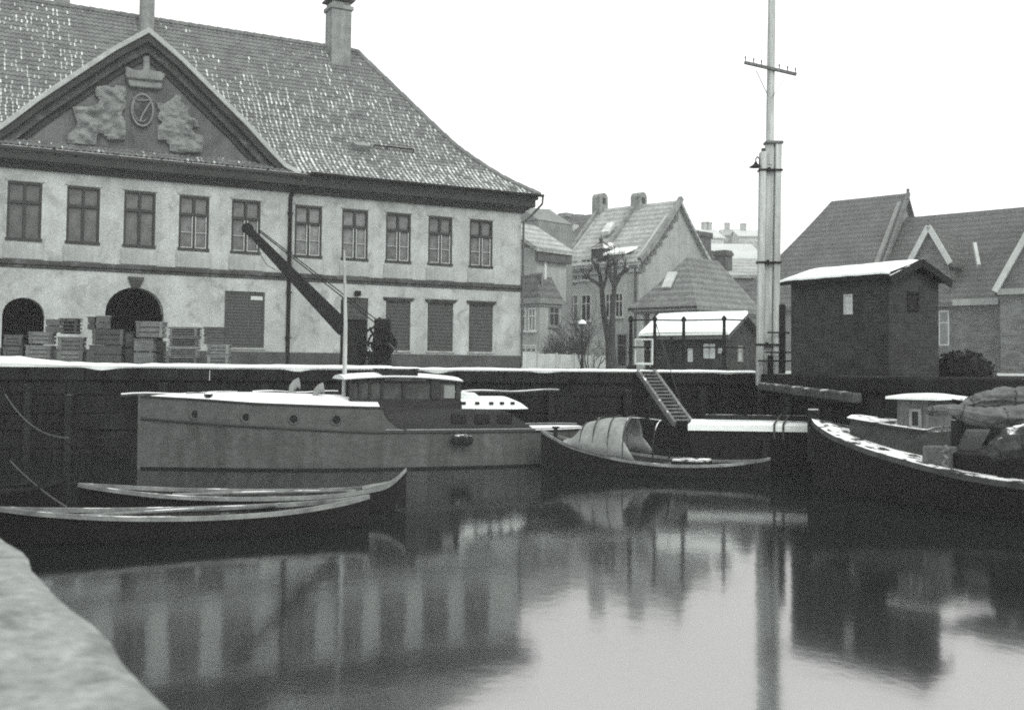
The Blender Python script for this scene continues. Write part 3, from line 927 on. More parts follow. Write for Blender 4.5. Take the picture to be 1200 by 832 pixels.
def walls_gable(mb, x0, x1, y0, y1, z0, ze, zr, axis='y', g0=True, g1=True):
    mb.box(x0, x1, y0, y1, z0, ze)
    if axis == 'y':
        m_ = (x0 + x1) / 2
        for ok, y in ((g0, y0), (g1, y1)):
            if ok: mb.prism([(x0, y, ze), (x1, y, ze), (m_, y, zr - .1)], (0, .2 if y == y0 else -.2, 0))
    else:
        m_ = (y0 + y1) / 2
        for ok, x in ((g0, x0), (g1, x1)):
            if ok: mb.prism([(x, y0, ze), (x, y1, ze), (x, m_, zr - .1)], (.2 if x == x0 else -.2, 0, 0))


def house_window(parent, f, rect, plane, at=0.0, frame=None, glass=None, bars=1, sill=True, name='window', out=.03):
    """a window placed where the photograph shows it on one wall of the house; plane 'x' or 'y'"""
    frame = frame or M['trim_pale']; glass = glass or M['glass_dark']
    x0, x1, y0, y1 = rect
    h = (lambda a, b: f.PX(a, b, at)) if plane == 'x' else (lambda a, b: f.P(a, b, at))
    ym = (y0 + y1) / 2; xm = (x0 + x1) / 2
    k = 1 if plane == 'x' else 0
    u0, u1 = sorted((h(x0, ym)[k], h(x1, ym)[k])); z0, z1 = h(xm, y1)[2], h(xm, y0)[2]
    fw = min(.09, (u1 - u0) * .13)
    mb = MB()

    def bx(m_, a, b, n0, n1, c, d):
        if plane == 'x': m_.box(at - n1, at - n0, a, b, c, d)
        else: m_.box(a, b, at - n1, at - n0, c, d)
    bx(mb, u0, u0 + fw, -.02, out, z0, z1); bx(mb, u1 - fw, u1, -.02, out, z0, z1)
    bx(mb, u0 + fw, u1 - fw, -.02, out, z1 - fw, z1); bx(mb, u0 + fw, u1 - fw, -.02, out, z0, z0 + fw)
    for i in range(bars):
        c = u0 + (u1 - u0) * (i + 1) / (bars + 1); bx(mb, c - .03, c + .03, -.02, out - .008, z0 + fw, z1 - fw)
    zt = z0 + (z1 - z0) * .65
    bx(mb, u0 + fw, u1 - fw, -.02, out - .012, zt - .03, zt + .03)
    if sill: bx(mb, u0 - .06, u1 + .06, -.02, out + .07, z0 - .08, z0 - .002)
    o = mb.build(name, frame, parent)
    p_ = MB(); bx(p_, u0 + fw * .6, u1 - fw * .6, -.02, .005, z0 + fw * .6, z1 - fw * .6); p_.build('pane', glass, o)
    return o


def stack(parent, x, y, z0, z1, w, d, m, cap=None, name='chimney', pots=0, round_=False):
    c = MB()
    if round_:
        c.box(x - w / 2, x + w / 2, y - d / 2, y + d / 2, z0, z1 - .75)
        for sx in (-1, 1): c.box(x + sx * w * .36 - w * .13, x + sx * w * .36 + w * .13, y - d / 2, y + d / 2, z1 - .75, z1 - .35)
        c.prism([(x + w / 2 * math.cos(a_), y - d / 2, z1 - .35 + .35 * math.sin(a_)) for a_ in [math.pi * i / 8 for i in range(9)]], (0, d, 0))
    else:
        c.box(x - w / 2, x + w / 2, y - d / 2, y + d / 2, z0, z1); c.box(x - w / 2 - .06, x + w / 2 + .06, y - d / 2 - .06, y + d / 2 + .06, z1 - .3, z1 - .12)
        for i in range(pots):
            u = x - w / 2 + w * (i + .5) / pots; c.lathe([(.1, z1), (.08, z1 + .35)], (u, y, 0), 8)
    return c.build(name, m, parent)


# ---- house with the big gable end (frame: x along the gable wall, y along the front, both running back)
C = fr_px(747, 63.0, T45, ZQ)
hc = thing('town_house', 'tall pale town house with a big blank gable end and twin arched chimneys', 'house', C)
ze = C.PX(747, 303, 0)[2]; zr = C.P(793, 235, 0)[2]; hwid = C.P(793, 235, 0)[0]; LC = C.PX(657, 360, 0)[1]
print('C', ze, zr, hwid, LC)
W_ = 2 * hwid
mb = MB(); walls_gable(mb, 0, W_, 0, LC, 0, ze, zr); mb.build('wall', M['wall_pale'], hc)
mb = MB(); mb.prism([(0.02, -.03, 1.0), (W_ - .02, -.03, 1.0), (W_ - .02, -.03, ze), (hwid, -.03, zr - .25), (.02, -.03, ze)], (0, .028, 0)); mb.build('gable_facing', M['wall_grey'], hc)
mb = MB(); roof_gable(mb, 0, W_, 0, LC, ze, zr, .35, .22, 'y', .16); mb.build('roof', M['roof_snowy'], hc, recalc=False)
for yv in (-.34, LC * .52, LC + .1):                      # verges and the party wall
    mb = MB()
    pts = [(-.3 + (hwid + .3) * t, yv, ze - .12 + (zr - ze + .22) * t ** 1.16) for t in [i / 8 for i in range(9)]]
    for i in range(8): mb.bar(pts[i], pts[i + 1], .26, .3)
    mb.build('verge', M['chim'], hc)
mb = MB()
for k in range(14):                                        # shadow under the gable verge, put in as a darker toothed band
    t = (k + .5) / 14; x = hwid * t; z = ze + (zr - ze) * t - .25
    mb.box(x - .2, x + .2, -.09, -.032, z - .75 - .15 * (k % 2), z - .05)
mb.build('gable_shade_band', M['brick_mid'], hc)
mb = MB(); mb.box(-.18, -.001, -.1, LC, ze - .55, ze - .18); mb.box(-.1, -.002, -.05, LC, ze - .8, ze - .56); mb.build('eaves_cornice', M['trim_pale'], hc, bevel=.02)
for r in ((666, 678, 305, 330), (681, 693, 303, 328.5), (666.5, 678, 345, 377.5), (681, 693, 345, 376.5), (709.5, 719, 343.5, 373), (721, 730.5, 343, 372)):
    house_window(hc, C, r, 'x', 0.0)
for r in ((712, 719, 305, 322), (723, 731, 303, 320)): house_window(hc, C, r, 'x', 0.0)
o = house_window(hc, C, (723, 735, 391, 430), 'x', 0.0, M['wall_mid'], M['black'], 0, False, 'door')
o = house_window(hc, C, (670, 688, 400, 426), 'x', 0.0, M['wall_mid'], M['glass_dark'], 2, False)
q = C.PX(703, 250, hwid); stack(hc, hwid, q[1], zr - .9, C.PX(703, 227, hwid)[2], .75, .75, M['chim'], round_=True)
q = C.PX(748.5, 240, hwid); stack(hc, hwid, q[1], zr - .6, C.PX(748.5, 226, hwid)[2], .75, .75, M['chim'], round_=True)
# dormers: a dark pointed one and a flat snowy one
q = C.PX(703, 297, 0.1); zt = C.PX(703, 277, .1)[2]; yd = q[1]
mb = MB(); mb.box(-.12, 1.6, yd - .5, yd + .5, ze - .3, ze + .75)
mb.hexa([(-.25, yd - .62, ze + .75), (1.7, yd - .62, ze + .75), (1.7, yd + .62, ze + .75), (-.25, yd + .62, ze + .75)],
        [(.2, yd - .05, zt - .3), (2.2, yd - .05, zt - .3), (2.2, yd + .05, zt - .3), (.2, yd + .05, zt - .3)])
mb.lathe([(.09, zt - .32), (.14, zt - .15), (.04, zt - .05), (.02, zt + .1)], (.2, yd, 0), 8)
mb.build('dormer', M['chim_dark'], hc)
q = C.PX(727, 300, .3); yd = q[1]
mb = MB(); mb.box(-.1, 2.2, yd - .7, yd + .7, ze - .2, ze + .3); dq = mb.build('dormer', M['wall_pale'], hc)
mb = MB(); mb.hexa([(-.3, yd - .85, ze + .3), (2.6, yd - .85, ze + 1.3), (2.6, yd + .85, ze + 1.3), (-.3, yd + .85, ze + .3)],
                   [(-.3, yd - .85, ze + .42), (2.6, yd - .85, ze + 1.42), (2.6, yd + .85, ze + 1.42), (-.3, yd + .85, ze + .42)])
mb.build('dormer_roof', M['snow'], dq)
mb = MB(); x, y, z = C.PX(653 + 60, 272, 1.8); x = hwid * .5; zz = ze + (zr - ze) * .5; y = C.PX(713, 268, x)[1]
mb.hexa([(x - .3, y - .3, zz - .1), (x + .3, y - .3, zz + .5), (x + .3, y + .3, zz + .5), (x - .3, y + .3, zz - .1)], [(x - .35, y - .3, zz + .1), (x + .25, y - .3, zz + .75), (x + .25, y + .3, zz + .75), (x - .35, y + .3, zz + .1)])
mb.build('roof_hatch', M['trim_pale'], hc)
mb = MB(); mb.tube([(-.08, .12, .1), (-.08, .12, ze - .3)], .07, 7); mb.build('downpipe', M['iron_grey'], hc)
# dark chimney wall at the rear corner of the gable
q0 = C.P(813, 290, .3); q1 = C.P(829, 290, .3)
mb = MB(); mb.box(q0[0], q1[0], .0, 1.0, 4, C.P(820, 272, .3)[2] - .35); mb.box(q0[0] - .1, q1[0] + .1, -.08, 1.1, C.P(820, 272, .3)[2] - .35, C.P(820, 272, .3)[2])
mb.box(q1[0], q1[0] + .7, .05, .9, 4, C.P(820, 292, .3)[2]); mb.build('chimney', M['chim_dark'], hc, bevel=.03)

# ---- dark roofed house left of it
Bh = fr_px(657, 70.5, T45, ZQ)
hb = thing('town_house', 'house with long dark tiled roof between the plastered building and the gabled house', 'house', Bh)
ze2 = Bh.PX(650, 288, 0)[2]; zr2 = Bh.PX(670, 254, 4.5)[2]
mb = MB(); walls_gable(mb, 0, 9, -.5, 8.5, 0, ze2, zr2); mb.build('wall', M['wall_mid'], hb)
mb = MB(); roof_gable(mb, 0, 9, -.5, 8.5, ze2, zr2, .3, .2, 'y', .1); mb.build('roof', M['roof_far'], hb, recalc=False)
for px, pt, w_ in ((663, 250.5, .8), (677.5, 252, .7)):
    q = Bh.PX(px, 257, 4.5); stack(hb, 4.5, q[1], zr2 - .5, Bh.PX(px, pt, 4.5)[2], w_, w_, M['chim'])
q = Bh.PX(671, 280, 1.6); mb = MB(); mb.box(.6, 2.6, q[1] - .7, q[1] + .7, ze2, Bh.PX(671, 276, .8)[2]); mb.build('dormer', M['wall_grey'], hb)
mb = MB(); q = Bh.PX(673, 267, 2.4); mb.box(2.2, 2.7, q[1] - .15, q[1] + .15, q[2] - .3, q[2] + .2); mb.build('roof_hatch', M['trim_pale'], hb)

# ---- bay windowed house at the corner of the big building (frame corner = the lit edge of its bay)
A = fr_px(632, 55.0, T45, ZQ)
ha = thing('town_house', 'narrow grey house with bay window beside the right corner of the big plastered building', 'house', A)
zb = A.P(640, 350, 0)[2]; zu = A.P(640, 288, 0)[2]; xw = A.P(657.5, 350, 0)[0]
print('A', zb, zu, xw)
mb = MB(); mb.box(0, xw, 0, 5, 0, zb - .05); mb.build('bay_wall', M['wall_grey'], ha)
mb = MB(); mb.box(-.16, xw + .1, -.16, 5.1, zb - .28, zb); mb.box(-.08, xw + .05, -.08, 5.05, zb - .42, zb - .281); mb.build('bay_cornice', M['wall_mid'], ha, bevel=.02)
mb = MB(); mb.hexa([(-.14, -.14, zb + .003), (xw, -.14, zb + .003), (xw, 5, zb + .003), (-.14, 5, zb + .003)], [(.6, .9, zb + 1.5), (xw, .9, zb + 1.5), (xw, 5, zb + 1.5), (.6, 5, zb + 1.5)]); mb.build('bay_roof', M['roof_far'], ha)
mb = MB(); mb.box(.5, xw + 1.2, .7, 6, zb, zu); mb.build('wall', M['wall_grey'], ha)
mb = MB(); roof_gable(mb, .4, xw + 1.3, .6, 6, zu, A.P(632, 262, 2.5)[2], .25, .2, 'x', 0, 0, 0)
mb.build('roof', M['roof_snowy'], ha, recalc=False)
mb = MB(); mb.box(.35, xw + 1.35, .45, .7, zu - .75, zu - .1); mb.build('eaves_board', M['chim_dark'], ha)
house_window(ha, A, (643, 655, 359, 383), 'y', 0, M['wall_mid'], M['glass_dark'], 1)
house_window(ha, A, (619.5, 628, 361, 388), 'x', 0, M['trim_pale'], M['glass'], 1)
house_window(ha, A, (609.5, 616, 361, 388), 'x', 0, M['trim_pale'], M['glass'], 1)
house_window(ha, A, (610, 629, 404, 414), 'x', 0, M['trim_pale'], M['glass'], 2)
house_window(ha, A, (621.5, 636, 320, 346), 'x', .5, M['wall_mid'], M['glass_dark'], 1)
mb = MB(); q = A.P(637.5, 330, .7); mb.box(q[0] - .08, q[0] + .1, .6, .72, zb + .3, zb + 2.2); mb.build('corner_trim', M['trim_pale'], ha)
# ---- blind gable block behind
G = fr_px(629, 60.0, T45, ZQ)
hg = thing('gable_block', 'blank dark grey stair gable rising beside the eave of the plastered building', 'house', G)
zg = G.PX(627, 258, 0)[2]; zg2 = G.PX(620, 247, 0)[2]
mb = MB(); mb.box(0, 3, 0, 5, 0, zg); mb.build('wall', M['wall_mid'], hg)
mb = MB(); mb.prism([(-.05, -.05, zg), (-.05, 5, zg), (-.05, 5, zg2 + .4), (-.05, 1.6, zg2 + .4)], (3, 0, 0)); mb.build('parapet_top', M['wall_mid'], hg)

# ---- hipped house in front of the gable
D = fr_px(814, 55.0, T45, ZQ)
hd = thing('town_house', 'low house with hipped tiled roof and a bright skylight in front of the big gable', 'house', D)
zed = D.PX(800, 353, 0)[2] ; LD = D.PX(746, 354, 0)[1]
q = D.P(805, 301, LD / 2); zrd = q[2]; hip = q[0]; q2 = D.P(852, 301, LD / 2); XD = q2[0]
print('D', zed, LD, zrd, hip, XD)
mb = MB(); mb.box(0, XD, 0, LD, 0, zed); mb.build('wall', M['wall_mid'], hd)
mb = MB(); roof_gable(mb, 0, XD, 0, LD, zed, zrd, .35, .2, 'x', .12, max(hip, .5), .8); mb.build('roof', M['roof_mid'], hd, recalc=False)
mb = MB(); mb.box(-.2, -.001, -.2, LD, zed - .6, zed - .12); mb.box(-.2, XD, -.2, -.001, zed - .6, zed - .12); mb.build('eaves_cornice', M['wall_mid'], hd)
for a, b in ((748, 755), (763, 769), (779, 786), (798, 811)):
    mb = MB(); u = sorted((D.PX(a, 362, 0)[1], D.PX(b, 362, 0)[1])); mb.box(-.14, -.002, u[0], u[1], 0, zed - .61); mb.build('pilaster', M['wall_pale'], hd)
for r in ((756, 762, 360, 400), (771, 778, 362, 395), (788, 796, 361, 395)): house_window(hd, D, r, 'x', 0, M['wall_mid'], M['glass_dark'], 1)
for r in ((820, 824, 360, 376), (828, 833, 360, 376)): house_window(hd, D, r, 'y', 0, M['trim_pale'], M['glass'], 1)


def roof_panel(parent, f, corners, axis, name, m, lift=.1, t=.09):
    """a flat panel laid on the front roof slope; corners in pixels, slope found by raising from the eave"""
    pts = []
    for px, py in corners:
        best = None
        for i in range(200):
            x = .05 + i * .03
            q = f.PX(px, py, x)
            z = zed + (zrd - zed) * (min(1, x / max(hip, .5))) ** 1.12
            e = abs(q[2] - z)
            if best is None or e < best[0]: best = (e, q)
        pts.append(Vector(best[1]) + Vector((-.05, 0, lift)))
    mb_ = MB(); mb_.hexa(pts, [p_ + Vector((-t * .6, 0, t)) for p_ in pts]); return mb_.build(name, m, parent)


sk = roof_panel(hd, D, ((776, 341), (786.5, 340), (794.5, 322.5), (784, 323)), 'y', 'skylight', M['trim_pale'])
stack(hd, D.P(848, 305, LD / 2)[0], LD / 2, zrd - .5, D.P(848, 294, LD / 2)[2], .7, .7, M['chim_dark'])

# ---- quay shed with the white roof
S = fr_px(851, 37.0, T45, ZQ)
zes = S.PX(851, 391, 0)[2]; LS = S.PX(752, 394, 0)[1]; q = S.P(874, 368, 0); zrs = q[2]; hs_ = q[0]
print('S', zes, LS, zrs, hs_)
sh = thing('shed', 'long low dark brick shed with a smooth snow white roof behind the quay railing', 'shed', S)
mb = MB(); walls_gable(mb, .25, 2 * hs_ - .25, .15, LS - .1, 0, zes, zrs); mb.build('wall', M['brick_dark'], sh)
mb = MB(); roof_gable(mb, .25, 2 * hs_ - .25, .15, LS - .1, zes + .02, zrs, .25, .1, 'y'); mb.build('roof', M['iron_grey'], sh, recalc=False)
mb = MB()
for sg in (0,):
    lo = -.02; rows = []
    for i in range(9):
        t = i / 8; x = -.02 + (hs_ + .0) * t; z = zes - .07 + (zrs - zes + .05) * t + .03
        rows.append([(x, -.10, z), (x, -.08, z + .10), (x, LS * .3, z + .11 + .02 * mn.noise(Vector((t, 1, 0)))), (x, LS * .7, z + .12), (x, LS + .12, z + .10), (x, LS + .14, z)])
    mb.grid(rows)
    mb.face([(-.02, -.1, zes - .04), (-.03, -.08, zes + .05), (-.03, LS + .12, zes + .05), (-.02, LS + .14, zes - .04)])
mb.build('snow_cover', M['snow'], sh, recalc=False)
for r in ((806.5, 812, 408.5, 424), (825, 831, 403, 420), (832, 838, 403, 420), (842, 847, 407, 414)):
    house_window(sh, S, r, 'x', .25, M['trim_pale'], M['sash'], 0, False)
house_window(sh, S, (864, 870, 405, 424), 'y', .15, M['wall_mid'], M['wall_grey'], 0, False)
mb = MB()
for k in range(4):
    y = LS * (.02 + .3 * k); 
    if k > 1:
        mb = MB(); mb.box(-.02, .08, y, y + .1, 0, zes); mb.build('roof_post', M['timber_dark'], sh)
house_window(sh, S, (746 + 8, 764, 398, 430), 'x', .25, M['timber_pale'], M['black'], 0, False, 'door')

# ---- the two warehouses on the right
Wf = fr_px(1012, 72.0, T45, ZQ)
w1 = thing('warehouse', 'large warehouse with a steep hipped tiled roof rising behind the small hut and the mast', 'warehouse', Wf)
hx = Wf.P(1059, 227, 0)[0]; zr1 = Wf.P(1059, 227, 0)[2]; L1 = Wf.PX(970, 238, hx)[1]; ze1 = Wf.PX(839, 359, 0)[2]
LE = Wf.PX(838, 359, 0)[1]
print('W1', hx, zr1, L1, ze1, LE)
mb = MB(); mb.box(0, 2 * hx, 0, LE, 0, ze1); mb.prism([(0, 0, ze1), (2 * hx, 0, ze1), (hx, 0, zr1 - .1)], (0, .3, 0)); mb.build('wall', M['wall_mid'], w1)
mb = MB(); roof_gable(mb, 0, 2 * hx, 0, LE - .3, ze1, zr1, .35, .25, 'y', .22, 0, LE - L1, 10); mb.build('roof', M['roof_far'], w1, recalc=False)
mb = MB()
pts = [(-.3 + (hx + .3) * t, -.36, ze1 + (zr1 - ze1) * t ** 1.22) for t in [i / 10 for i in range(11)]]
for i in range(10): mb.bar(pts[i], pts[i + 1], .2, .34)
mb.bar((hx - .1, -.36, zr1), (hx - .1, -.36, zr1 + .3), .16)
mb.build('verge', M['brick_mid'], w1)
w2 = thing('warehouse', 'long grey brick warehouse with gabled dormers at the edge behind the shrub', 'warehouse', Wf)
zr2w = Wf.PX(1130, 249, hx)[2]; ze2w = Wf.PX(1150, 350, .5)[2]; YE = -26
print('W2', zr2w, ze2w)
mb = MB(); mb.box(.5, 2 * hx - .5, YE, -.02, 0, ze2w); mb.prism([(.5, YE, ze2w), (2 * hx - .5, YE, ze2w), (hx, YE, zr2w - .1)], (0, .3, 0)); mb.build('wall', M['brick_mid'], w2)
mb = MB(); roof_gable(mb, .5, 2 * hx - .5, YE, -.45, ze2w, zr2w, .3, .25, 'y', .12, n=8); mb.build('roof', M['roof_far'], w2, recalc=False)
y0, y1 = sorted((Wf.PX(1117, 353, .2)[1], Wf.PX(1171, 353, .2)[1]))
mb = MB(); mb.box(.0, .3, y0, y1, ze2w - .42, ze2w - .02); mb.build('gutter_board', M['wall_grey'], w2)
# gabled dormer
xd = .9; g0 = Wf.PX(1069, 306, xd); g1 = Wf.PX(1112, 308, xd); ap_ = Wf.PX(1088.5, 267, xd)
gy0, gy1 = min(g0[1], g1[1]), max(g0[1], g1[1]); gz = (g0[2] + g1[2]) / 2; gm_ = (gy0 + gy1) / 2
mb = MB(); mb.box(xd, xd + 3.6, gy0, gy1, ze2w, gz); mb.prism([(xd, gy0, gz), (xd, gy1, gz), (xd, gm_, ap_[2] - .1)], (3.4, 0, 0)); dm = mb.build('dormer', M['brick_mid'], w2)
mb = MB(); roof_gable(mb, xd, hx + .8, gy0, gy1, gz, ap_[2], .22, .18, 'x'); mb.build('dormer_roof', M['roof_far'], dm, recalc=False)
mb = MB()
for y in (gy0 - .2, gy1 + .2): mb.bar((xd - .3, y, gz - .2), (xd - .3, gm_, ap_[2] + .05), .12, .34)
mb.build('bargeboard', M['trim_pale'], dm)
mb = MB(); e_ = Wf.PX(1142, 286, 2.6); e2 = Wf.PX(1147, 312, 1.5); mb.bar(e_, e2, .2, .3); mb.build('valley_flashing', M['trim_pale'], dm)
# cross wing running out of the picture
xg = -1.2; b0 = Wf.PX(1172, 338, xg); t0 = Wf.PX(1200, 288, xg); slope = (t0[2] - b0[2]) / (b0[1] - t0[1]); half_ = 5.0
ya = b0[1]; yb_ = ya - 2 * half_; zt_ = b0[2] + slope * half_
mb = MB(); mb.box(xg, hx, yb_, ya, 0, b0[2]); mb.prism([(xg, ya, b0[2]), (xg, yb_, b0[2]), (xg, (ya + yb_) / 2, zt_)], (.3, 0, 0)); cw = mb.build('cross_wing', M['brick_mid'], w2)
mb = MB(); roof_gable(mb, xg, hx, yb_, ya, b0[2], zt_, .25, .2, 'x'); mb.build('wing_roof', M['roof_far'], cw, recalc=False)
mb = MB()
for sg in (1, -1):
    m_ = (ya + yb_) / 2; mb.bar((xg - .35, m_ + sg * (half_ + .2), b0[2] - .2), (xg - .35, m_, zt_ + .1), .14, .36)
mb.build('bargeboard', M['trim_pale'], cw)
mb = MB(); mb.box(xg - .25, xg - .001, yb_, ya + .1, b0[2] - .4, b0[2] - .05); mb.build('gutter_board', M['wall_grey'], cw)
house_window(w2, Wf, (1100, 1112.5, 364, 405), 'x', .5, M['trim_pale'], M['wall_mid'], 0, False, 'door')

# ---- small brick hut on the quay
TH_H = math.atan2(.55, .835)
Hf = fr_px(1042, 24.0, TH_H, ZQ)
zeh = Hf.PX(1042, 321, 0)[2] + .02; q = Hf.P(1077, 303, -.25); zrh = q[2] - .06; hh = q[0]; LH = Hf.PX(927, 400, 0)[1]; WH = Hf.P(1100, 370, 0)[0]; hh = WH / 2
print('HUT', zeh, zrh, hh, LH, 'right px', WH)
hu = thing('harbour_hut', 'two windowed dark brick hut with snow on its low gable roof at the quay corner', 'hut', Hf)
mb = MB(); walls_gable(mb, 0, WH, 0, LH, -.1, zeh, zrh - .12); mb.build('wall', M['brick_dark'], hu)
mb = MB(); roof_gable(mb, 0, WH, 0, LH, zeh, zrh, .19, .09, 'y', n=2); mb.build('roof', M['iron'], hu, recalc=False)
mb = MB(); rows = []
for i in range(7):
    t = i / 6; x = -.205 + (hh + .19) * t; z = zeh - .19 * (zrh - zeh) / hh * .6 + (zrh - zeh + .19 * (zrh - zeh) / hh * .6) * t + .01
    rows.append([(x + (.03 * mn.noise(Vector((k_ * .9, 1, 5))) if i == 0 else 0), -.19 + (LH + .38) * k_ / 14, z + (.03 if k_ in (0, 14) else .055 + .018 * mn.noise(Vector((k_ * .7, i * .9, 2))))) for k_ in range(15)])
mb.grid(rows); mb.grid([[(x, y, z - .05) for x, y, z in rows[0]], rows[0]])
mb.build('snow_cover', M['snow'], hu, recalc=False)
mb = MB()
for sg in (-1, 1): mb.bar((hh + sg * (hh + .2), -.21, zeh - .16), (hh, -.21, zrh - .02), .05, .17)
mb.build('bargeboard', M['timber_dark'], hu)
house_window(hu, Hf, (989.5, 999.5, 345, 368.5), 'x', 0, M['trim_pale'], M['sash'], 0, False)
house_window(hu, Hf, (1063, 1076, 342, 364.5), 'y', 0, M['timber_dark'], M['black'], 0, False)

# ---- snowed roofs and pale houses up the hill
def far_house(px0, px1, py_e, py_r, D_, wm_, rm, label, depth=7, chim=(), base=None, wins=0):
    f = fr_px((px0 + px1) / 2, D_, R(rnd.uniform(-8, 14)), 0)
    e0 = f.P(px0, py_e, 0); e1 = f.P(px1, py_e, 0); zr_ = f.P((px0 + px1) / 2, py_r, depth / 2)[2]
    f.o.z = e0[2] - 9; z_ = lambda z: z - f.o.z
    t = thing('hill_house', label, 'house', f, 'houses up the hill behind the harbour')
    m_ = MB(); walls_gable(m_, e0[0], e1[0], 0, depth, -4, 9, 9 + zr_ - e0[2], 'x'); m_.build('wall', wm_, t)
    m_ = MB(); roof_gable(m_, e0[0], e1[0], 0, depth, 9, 9 + zr_ - e0[2], .3, .2, 'x'); m_.build('roof', rm, t, recalc=False)
    for c in chim:
        q_ = f.P(c, py_r, depth / 2); stack(t, q_[0], depth / 2, 8.5, 9 + zr_ - e0[2] + 1.3, 1.0, 1.0, M['wall_grey'])  # chimneys lightened, distance haze put into their colour
    for k_ in range(wins):
        x = e0[0] + (e1[0] - e0[0]) * (k_ + .5) / wins
        m_ = MB(); m_.box(x - .5, x + .5, -.05, -.004, 6.3, 7.9); m_.build('window', M['wall_grey'], t)  # window tone kept close to the wall to paint in haze
    return t


M['wall_hazed'] = mat('pale far render', .37, .12, 1, .9, .1, 8)  # render tone includes painted distance haze
M['roof_white'] = mat('snow covered roof', .43, .12, .8, .85, .2, 8)  # snow greyed down, fading with distance put into its colour
far_house(832, 892, 302, 286, 92, M['wall_grey'], M['roof_white'], 'house with a broad snow covered roof just left of the mast', 10)
far_house(856, 896, 322, 305, 84, M['wall_mid'], M['roof_snowy'], 'grey tiled house end showing between the hipped house and the mast', 8)
far_house(822, 848, 277, 269, 190, M['wall_hazed'], M['roof_white'], 'pale hillside house with two chimneys right of the dark chimney wall', 9, (830, 826))
far_house(847, 868, 275, 269, 205, M['wall_hazed'], M['roof_snowy'], 'pale hillside house in the middle of the far row', 9, (852,), wins=3)
far_house(866, 892, 276, 270, 198, M['wall_hazed'], M['roof_white'], 'pale hillside house nearest the mast with one chimney', 9, (871,), wins=3)
far_house(629, 642, 262, 256, 150, M['wall_grey'], M['roof_snowy'], 'small far house showing above the dark long roof', 8, (634, 641))
# ================================================================ things on the quay
# ---- mast of boxed timbers with a pole above
Mf = fr_px(899.5, 29.3, 0, 0.0)
ms = thing('mast', 'tall pale boxed timber mast with iron bands and a pole rising out of its top', 'mast', Mf)
ztop = Mf.P(902, 168)[2]; zlo = Mf.P(888, 452)[2]
lean = (Mf.P(902.5, 168)[0] - Mf.P(899, 440)[0]) / (ztop - ZQ) + .001
mx_ = lambda z: Mf.P(899, 440)[0] + lean * (z - ZQ)


def vplank(name, dx0, dx1, y0, y1, za, zb, m):
    q = MB(); q.hexa([(mx_(za) + dx0, y0, za), (mx_(za) + dx1, y0, za), (mx_(za) + dx1, y1, za), (mx_(za) + dx0, y1, za)],
                     [(mx_(zb) + dx0, y0, zb), (mx_(zb) + dx1, y0, zb), (mx_(zb) + dx1, y1, zb), (mx_(zb) + dx0, y1, zb)])
    return q.build(name, m, ms, bevel=.015)


vplank('side_timber', -.29, -.125, -.12, .12, zlo, ztop - .25, M['timber_pale'])
vplank('side_timber', .13, .30, -.10, .14, ZQ - .3, ztop, M['timber_pale'])
vplank('core_timber', -.11, .115, -.02, .2, ZQ - .9, ztop - .02, M['timber_pale'])
vplank('backing_board', -.20, .22, .16, .24, ZQ - .4, ztop - .1, M['timber'])
q = MB(); zt = ztop + 9.5
q.tube([(mx_(z), .06, z) for z in (ztop - .6, ztop + 3, zt)], [.115, .11, .085], 12); q.build('pole', M['timber_pale'], ms, smooth=True)
q = MB(); q.box(mx_(ztop) - .16, mx_(ztop) + .34, -.14, .2, ztop - .03, ztop + .05); q.build('top_cap', M['timber'], ms, bevel=.02)
for py in (200, 308, 404):
    z = Mf.P(900, py)[2]; q = MB(); q.box(mx_(z) - .32, mx_(z) + .33, -.15, .17, z - .026, z + .026)
    q.box(mx_(z) - .1, mx_(z) - .02, -.19, -.1, z - .06, z + .06); q.build('iron_band', M['iron'], ms, bevel=.008)
c0 = Mf.P(871.5, 74.5); c1 = Mf.P(932.5, 88.5)
q = MB(); q.bar((c0[0], -.08, c0[2]), (c1[0], -.08, c1[2]), .08, .085)
ca_ = q.build('crossarm', M['wheel_wood'], ms, bevel=.01)
for t in (.02, .18, .33, .67, .83, .98):
    p_ = Vector((c0[0] + (c1[0] - c0[0]) * t, -.08, c0[2] + (c1[2] - c0[2]) * t)); q = MB()
    q.tube([p_ + Vector((0, 0, .05)), p_ + Vector((0, 0, .14))], .015, 5); q.lathe([(.015, .10), (.024, .13), (.02, .17), (.01, .19)], p_, 7); q.build('insulator', M['iron_grey'], ca_)
for a_, b_ in (((885, 84), (898.5, 112)), ((921, 90), (904, 115))):
    p_, r_ = Mf.P(*a_), Mf.P(*b_); q = MB(); q.bar((p_[0], -.1, p_[2]), (r_[0], -.08, r_[2]), .025, .015); q.build('brace', M['iron_grey'], ms)
# lamp on a swan neck
lz = Mf.P(885.5, 195)
q = MB(); x1 = mx_(lz[2]) - .3; z0 = lz[2]
q.tube([(x1, -.02, z0 + .02), (x1, -.02, z0 + .2), (x1 - .06, -.02, z0 + .27), (lz[0] + .05, -.02, z0 + .27), (lz[0], -.02, z0 + .2), (lz[0], -.02, z0 + .1)], .017, 6)
lo_ = q.build('lamp_bracket', M['iron'], ms)
q = MB(); q.lathe([(.03, .12), (.05, .07), (.09, .03), (.19, -.03), (.185, -.035), (.05, .01)], (lz[0], -.02, z0), 14); q.build('lamp_shade', M['iron'], lo_, smooth=True)
q = MB(); q.box(mx_(ZQ) - .02, mx_(ZQ) + .12, -.22, -.1, ZQ - .05, ZQ + .5); q.box(mx_(ZQ) + .3, mx_(ZQ) + .48, -.12, .1, ZQ, ZQ + 1.9); q.build('switch_box', M['iron'], ms, bevel=.02)
